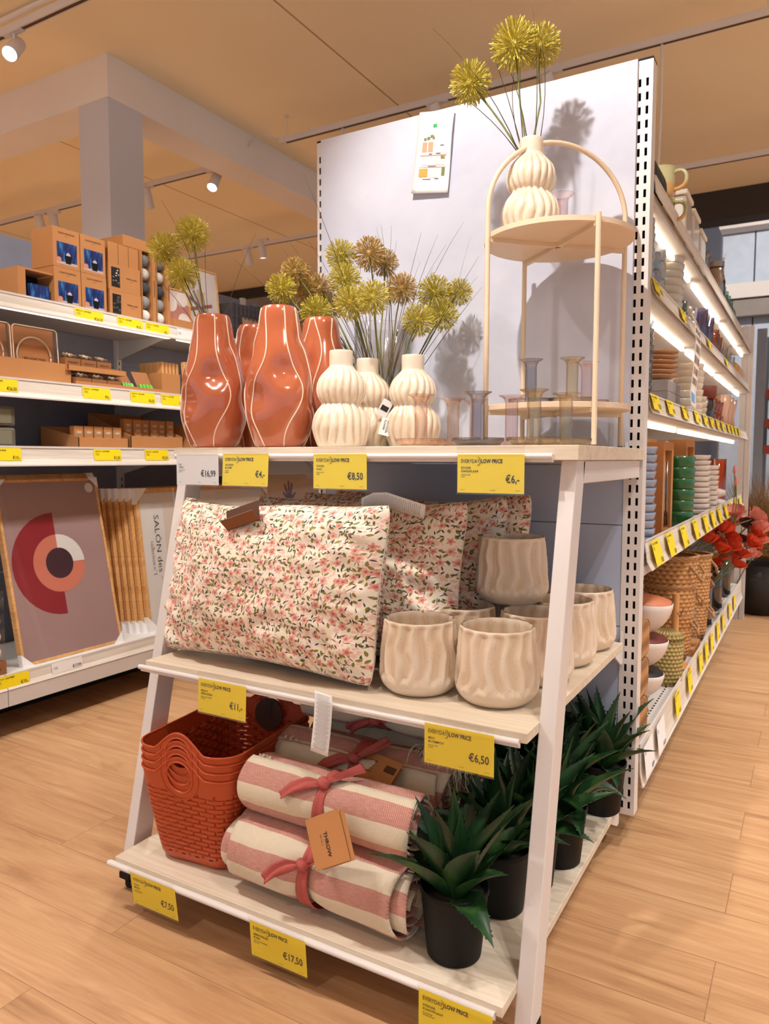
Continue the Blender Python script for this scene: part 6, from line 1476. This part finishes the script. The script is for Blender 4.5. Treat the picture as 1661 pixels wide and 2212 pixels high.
# poppies, grasses beyond
def petal(r, seed):
    o = Vector((seed*1.7, 0, 0)); b = B()
    def f(u, v): a = (u-.5)*1.5; q = v**.8; k = r*q; z = .55*r*q*q+.10*r*noise.noise(Vector((u*4, v*4, 0))+o)*v*2.2; return Vector((k*math.cos(a), k*math.sin(a), z))
    b.grid(f, 8, 7); return b
def poppy(c, r, m, label, seed, grp):
    rnd = random.Random(seed); t = thing('artificial_poppy', label, 'flower', c, 0, grp, rot=(rnd.uniform(-.7, .5), rnd.uniform(.1, 1.0), rnd.uniform(-.5, .5)))
    for k in range(6): o = put(petal(r, seed+k % 3).mesh('petal', m, True), 'petal', t); o.rotation_euler = (0, -.15-.25*(k % 2), k*PI/3)
    part(B().sphere((0, 0, .01), r*.2, 10, 8), 'flower_centre', pm('poppy_centre', (60, 40, 24), .8), t, smooth=True)
    part(B().tube([(0, 0, 0), (-.02, 0, -.06), (-.04, .02, -.16)], .003, 6), 'stem', M_stem, t)
m_po = pm('poppy_red_orange', (206, 62, 24), .7, var=.2, vs=30); m_pp = pm('poppy_pink', (222, 140, 128), .7, var=.12, vs=30); m_pd = pm('poppy_dark', (72, 40, 50), .7, var=.2, vs=30)
poppies = [(1530, 1140, .055, m_pd, 2.0), (1560, 1150, .07, m_po, 1.95), (1528, 1172, .062, m_po, 1.85), (1552, 1192, .066, m_po, 1.9), (1576, 1185, .062, m_po, 2.0), (1600, 1170, .05, m_pd, 2.2), (1618, 1178, .066, m_po, 2.1), (1590, 1115, .07, m_pp, 2.25), (1625, 1122, .075, m_pp, 2.3), (1640, 1150, .07, m_pp, 2.3), (1612, 1140, .06, m_pd, 2.35), (1588, 1225, .058, m_po, 1.95), (1625, 1205, .055, m_pp, 2.2), (1540, 1215, .05, m_po, 2.1), (1570, 1165, .055, m_pd, 2.15)]
poppies += [(px+dx, py+dy, r*.95, m, y+.16) for (px, py, r, m, y), (dx, dy) in zip(poppies, [(-8, 22), (14, 18), (6, -24), (-10, -20), (12, 24), (-6, 26), (10, -18), (-12, 14), (-14, 18), (-4, 22), (6, -16), (10, -22), (-12, -20), (16, -10), (-8, 20)])]
cnt = {}
for i, (px, py, r, m, y) in enumerate(poppies):
    c = on_y(px, py, y); nm = 'red-orange' if m is m_po else 'pink' if m is m_pp else 'dark plum'
    poppy(c, r*.85, m, '%s artificial poppy bunched at the right aisle below the bowl shelf' % nm, i*3+1, nm+' poppies')
for k, (px, py, lb) in enumerate(((1587, 1015, 'upper pink bud stalk rising above the poppies'), (1590, 1040, 'lower pink bud stalk rising above the poppies'))):
    c = on_y(px, py, 2.2); t = thing('bud_stalk', lb, 'flower', c); part(B().lathe([(.0, -.03), (.010, -.01), (.008, .015), (0, .03)], 10), 'bud', m_pp, t, smooth=True); part(B().tube([(0, 0, -.02), (.005, 0, -.12), (-.01, 0, -.3)], .003, 6), 'stem', M_stem, t)
rnd = random.Random(11); b = B()
for k in range(1500):
    a = rnd.gauss(0, .55); L_ = rnd.uniform(.25, .6); p = Vector((rnd.uniform(-.12, .2), rnd.uniform(-.15, .15), 0)); d = Vector((math.sin(a), rnd.uniform(-.3, .3), math.cos(a))).normalized(); q = p+d*L_+Vector((.1*a, 0, -.08*abs(a)))
    b.tube([p, p.lerp(q, .5)+Vector((0, 0, .03)), q], [.0022, .002, .0006], 3, cap=False)
o = solo(b, 'dried_grass', pm('pampas_straw', (150, 118, 74), .9, var=.2), 'feathery mass of straw coloured dried grass beyond the poppies', 'dried grass', (1.06, 3.75, .35)); o['kind'] = 'stuff'
solo(B().lathe([(.0, 0), (.21, 0), (.235, .03), (.26, .36), (.275, .365), (.275, .40), (.25, .40), (.2, .05), (0, .05)], 40), 'grey_planter', pm('grey_planter', (96, 88, 78), .6), 'large round grey planter on the floor at the right photo edge', 'planter', (1.24, 4.3, FZ), smooth=True)
solo(B().lathe([(.0, 0), (.15, 0), (.18, .35), (.16, .35), (0, .3)], 30), 'grass_pot', pm('dark_pot', (40, 36, 34), .6), 'dark pot holding the straw coloured dried grass', 'planter', (1.06, 3.8, FZ), smooth=True)
# warehouse rack at the far right
t = thing('storage_rack', 'far warehouse rack with red-orange beams at the right photo edge', 'storage rack', (2.2, 6.0, FZ))
for z in (1.62, 1.345, 1.10, .55): part(B().box(-1.25, 1.3, -.3, -.26, z-FZ-.04, z-FZ+.04).box(-1.25, 1.3, .3, .34, z-FZ-.04, z-FZ+.04), 'beam', pm('red_orange_beam', (176, 66, 44), .5), t); part(B().box(-1.25, 1.3, -.26, .3, z-FZ-.03, z-FZ), 'deck', pm('grey_deck', (140, 132, 138), .7), t)
for x in (-1.3, 1.3): part(B().box(x-.04, x+.04, -.3, -.22, 0, 2.3).box(x-.04, x+.04, .26, .34, 0, 2.3), 'upright', pm('rack_grey', (150, 158, 172), .5), t)
for k in range(6): solo(B().box(-.18, .18, -.24, .2, 0, .22), 'carton', pm('dim_carton', (120, 104, 96), .8), 'carton on the far warehouse rack', 'box', (1.2+.4*k, 6.3, [1.10, .55, 1.10, .55, 1.1, .55][k]), group='cartons on the warehouse rack')
# tall grey board and upright beyond the highest right shelf
t = thing('tall_board', 'tall dark grey partition board with a slotted upright beyond the right shelves', 'partition', (.43, 5.9, FZ))
part(B().box(-.03, 0, -.9, .85, 0, 3.45), 'board', pm('grey_partition', (112, 110, 122), .6), t)
b = B().box(-.03, .02, .86, .93, 0, 3.25)
for q in range(60): b.box(.02, .0205, .88, .89, 1.2+.035*q, 1.218+.035*q, 1).box(.02, .0205, .90, .91, 1.2+.035*q, 1.218+.035*q, 1)
part(b, 'slotted_upright', [M_white, M_dark], t)
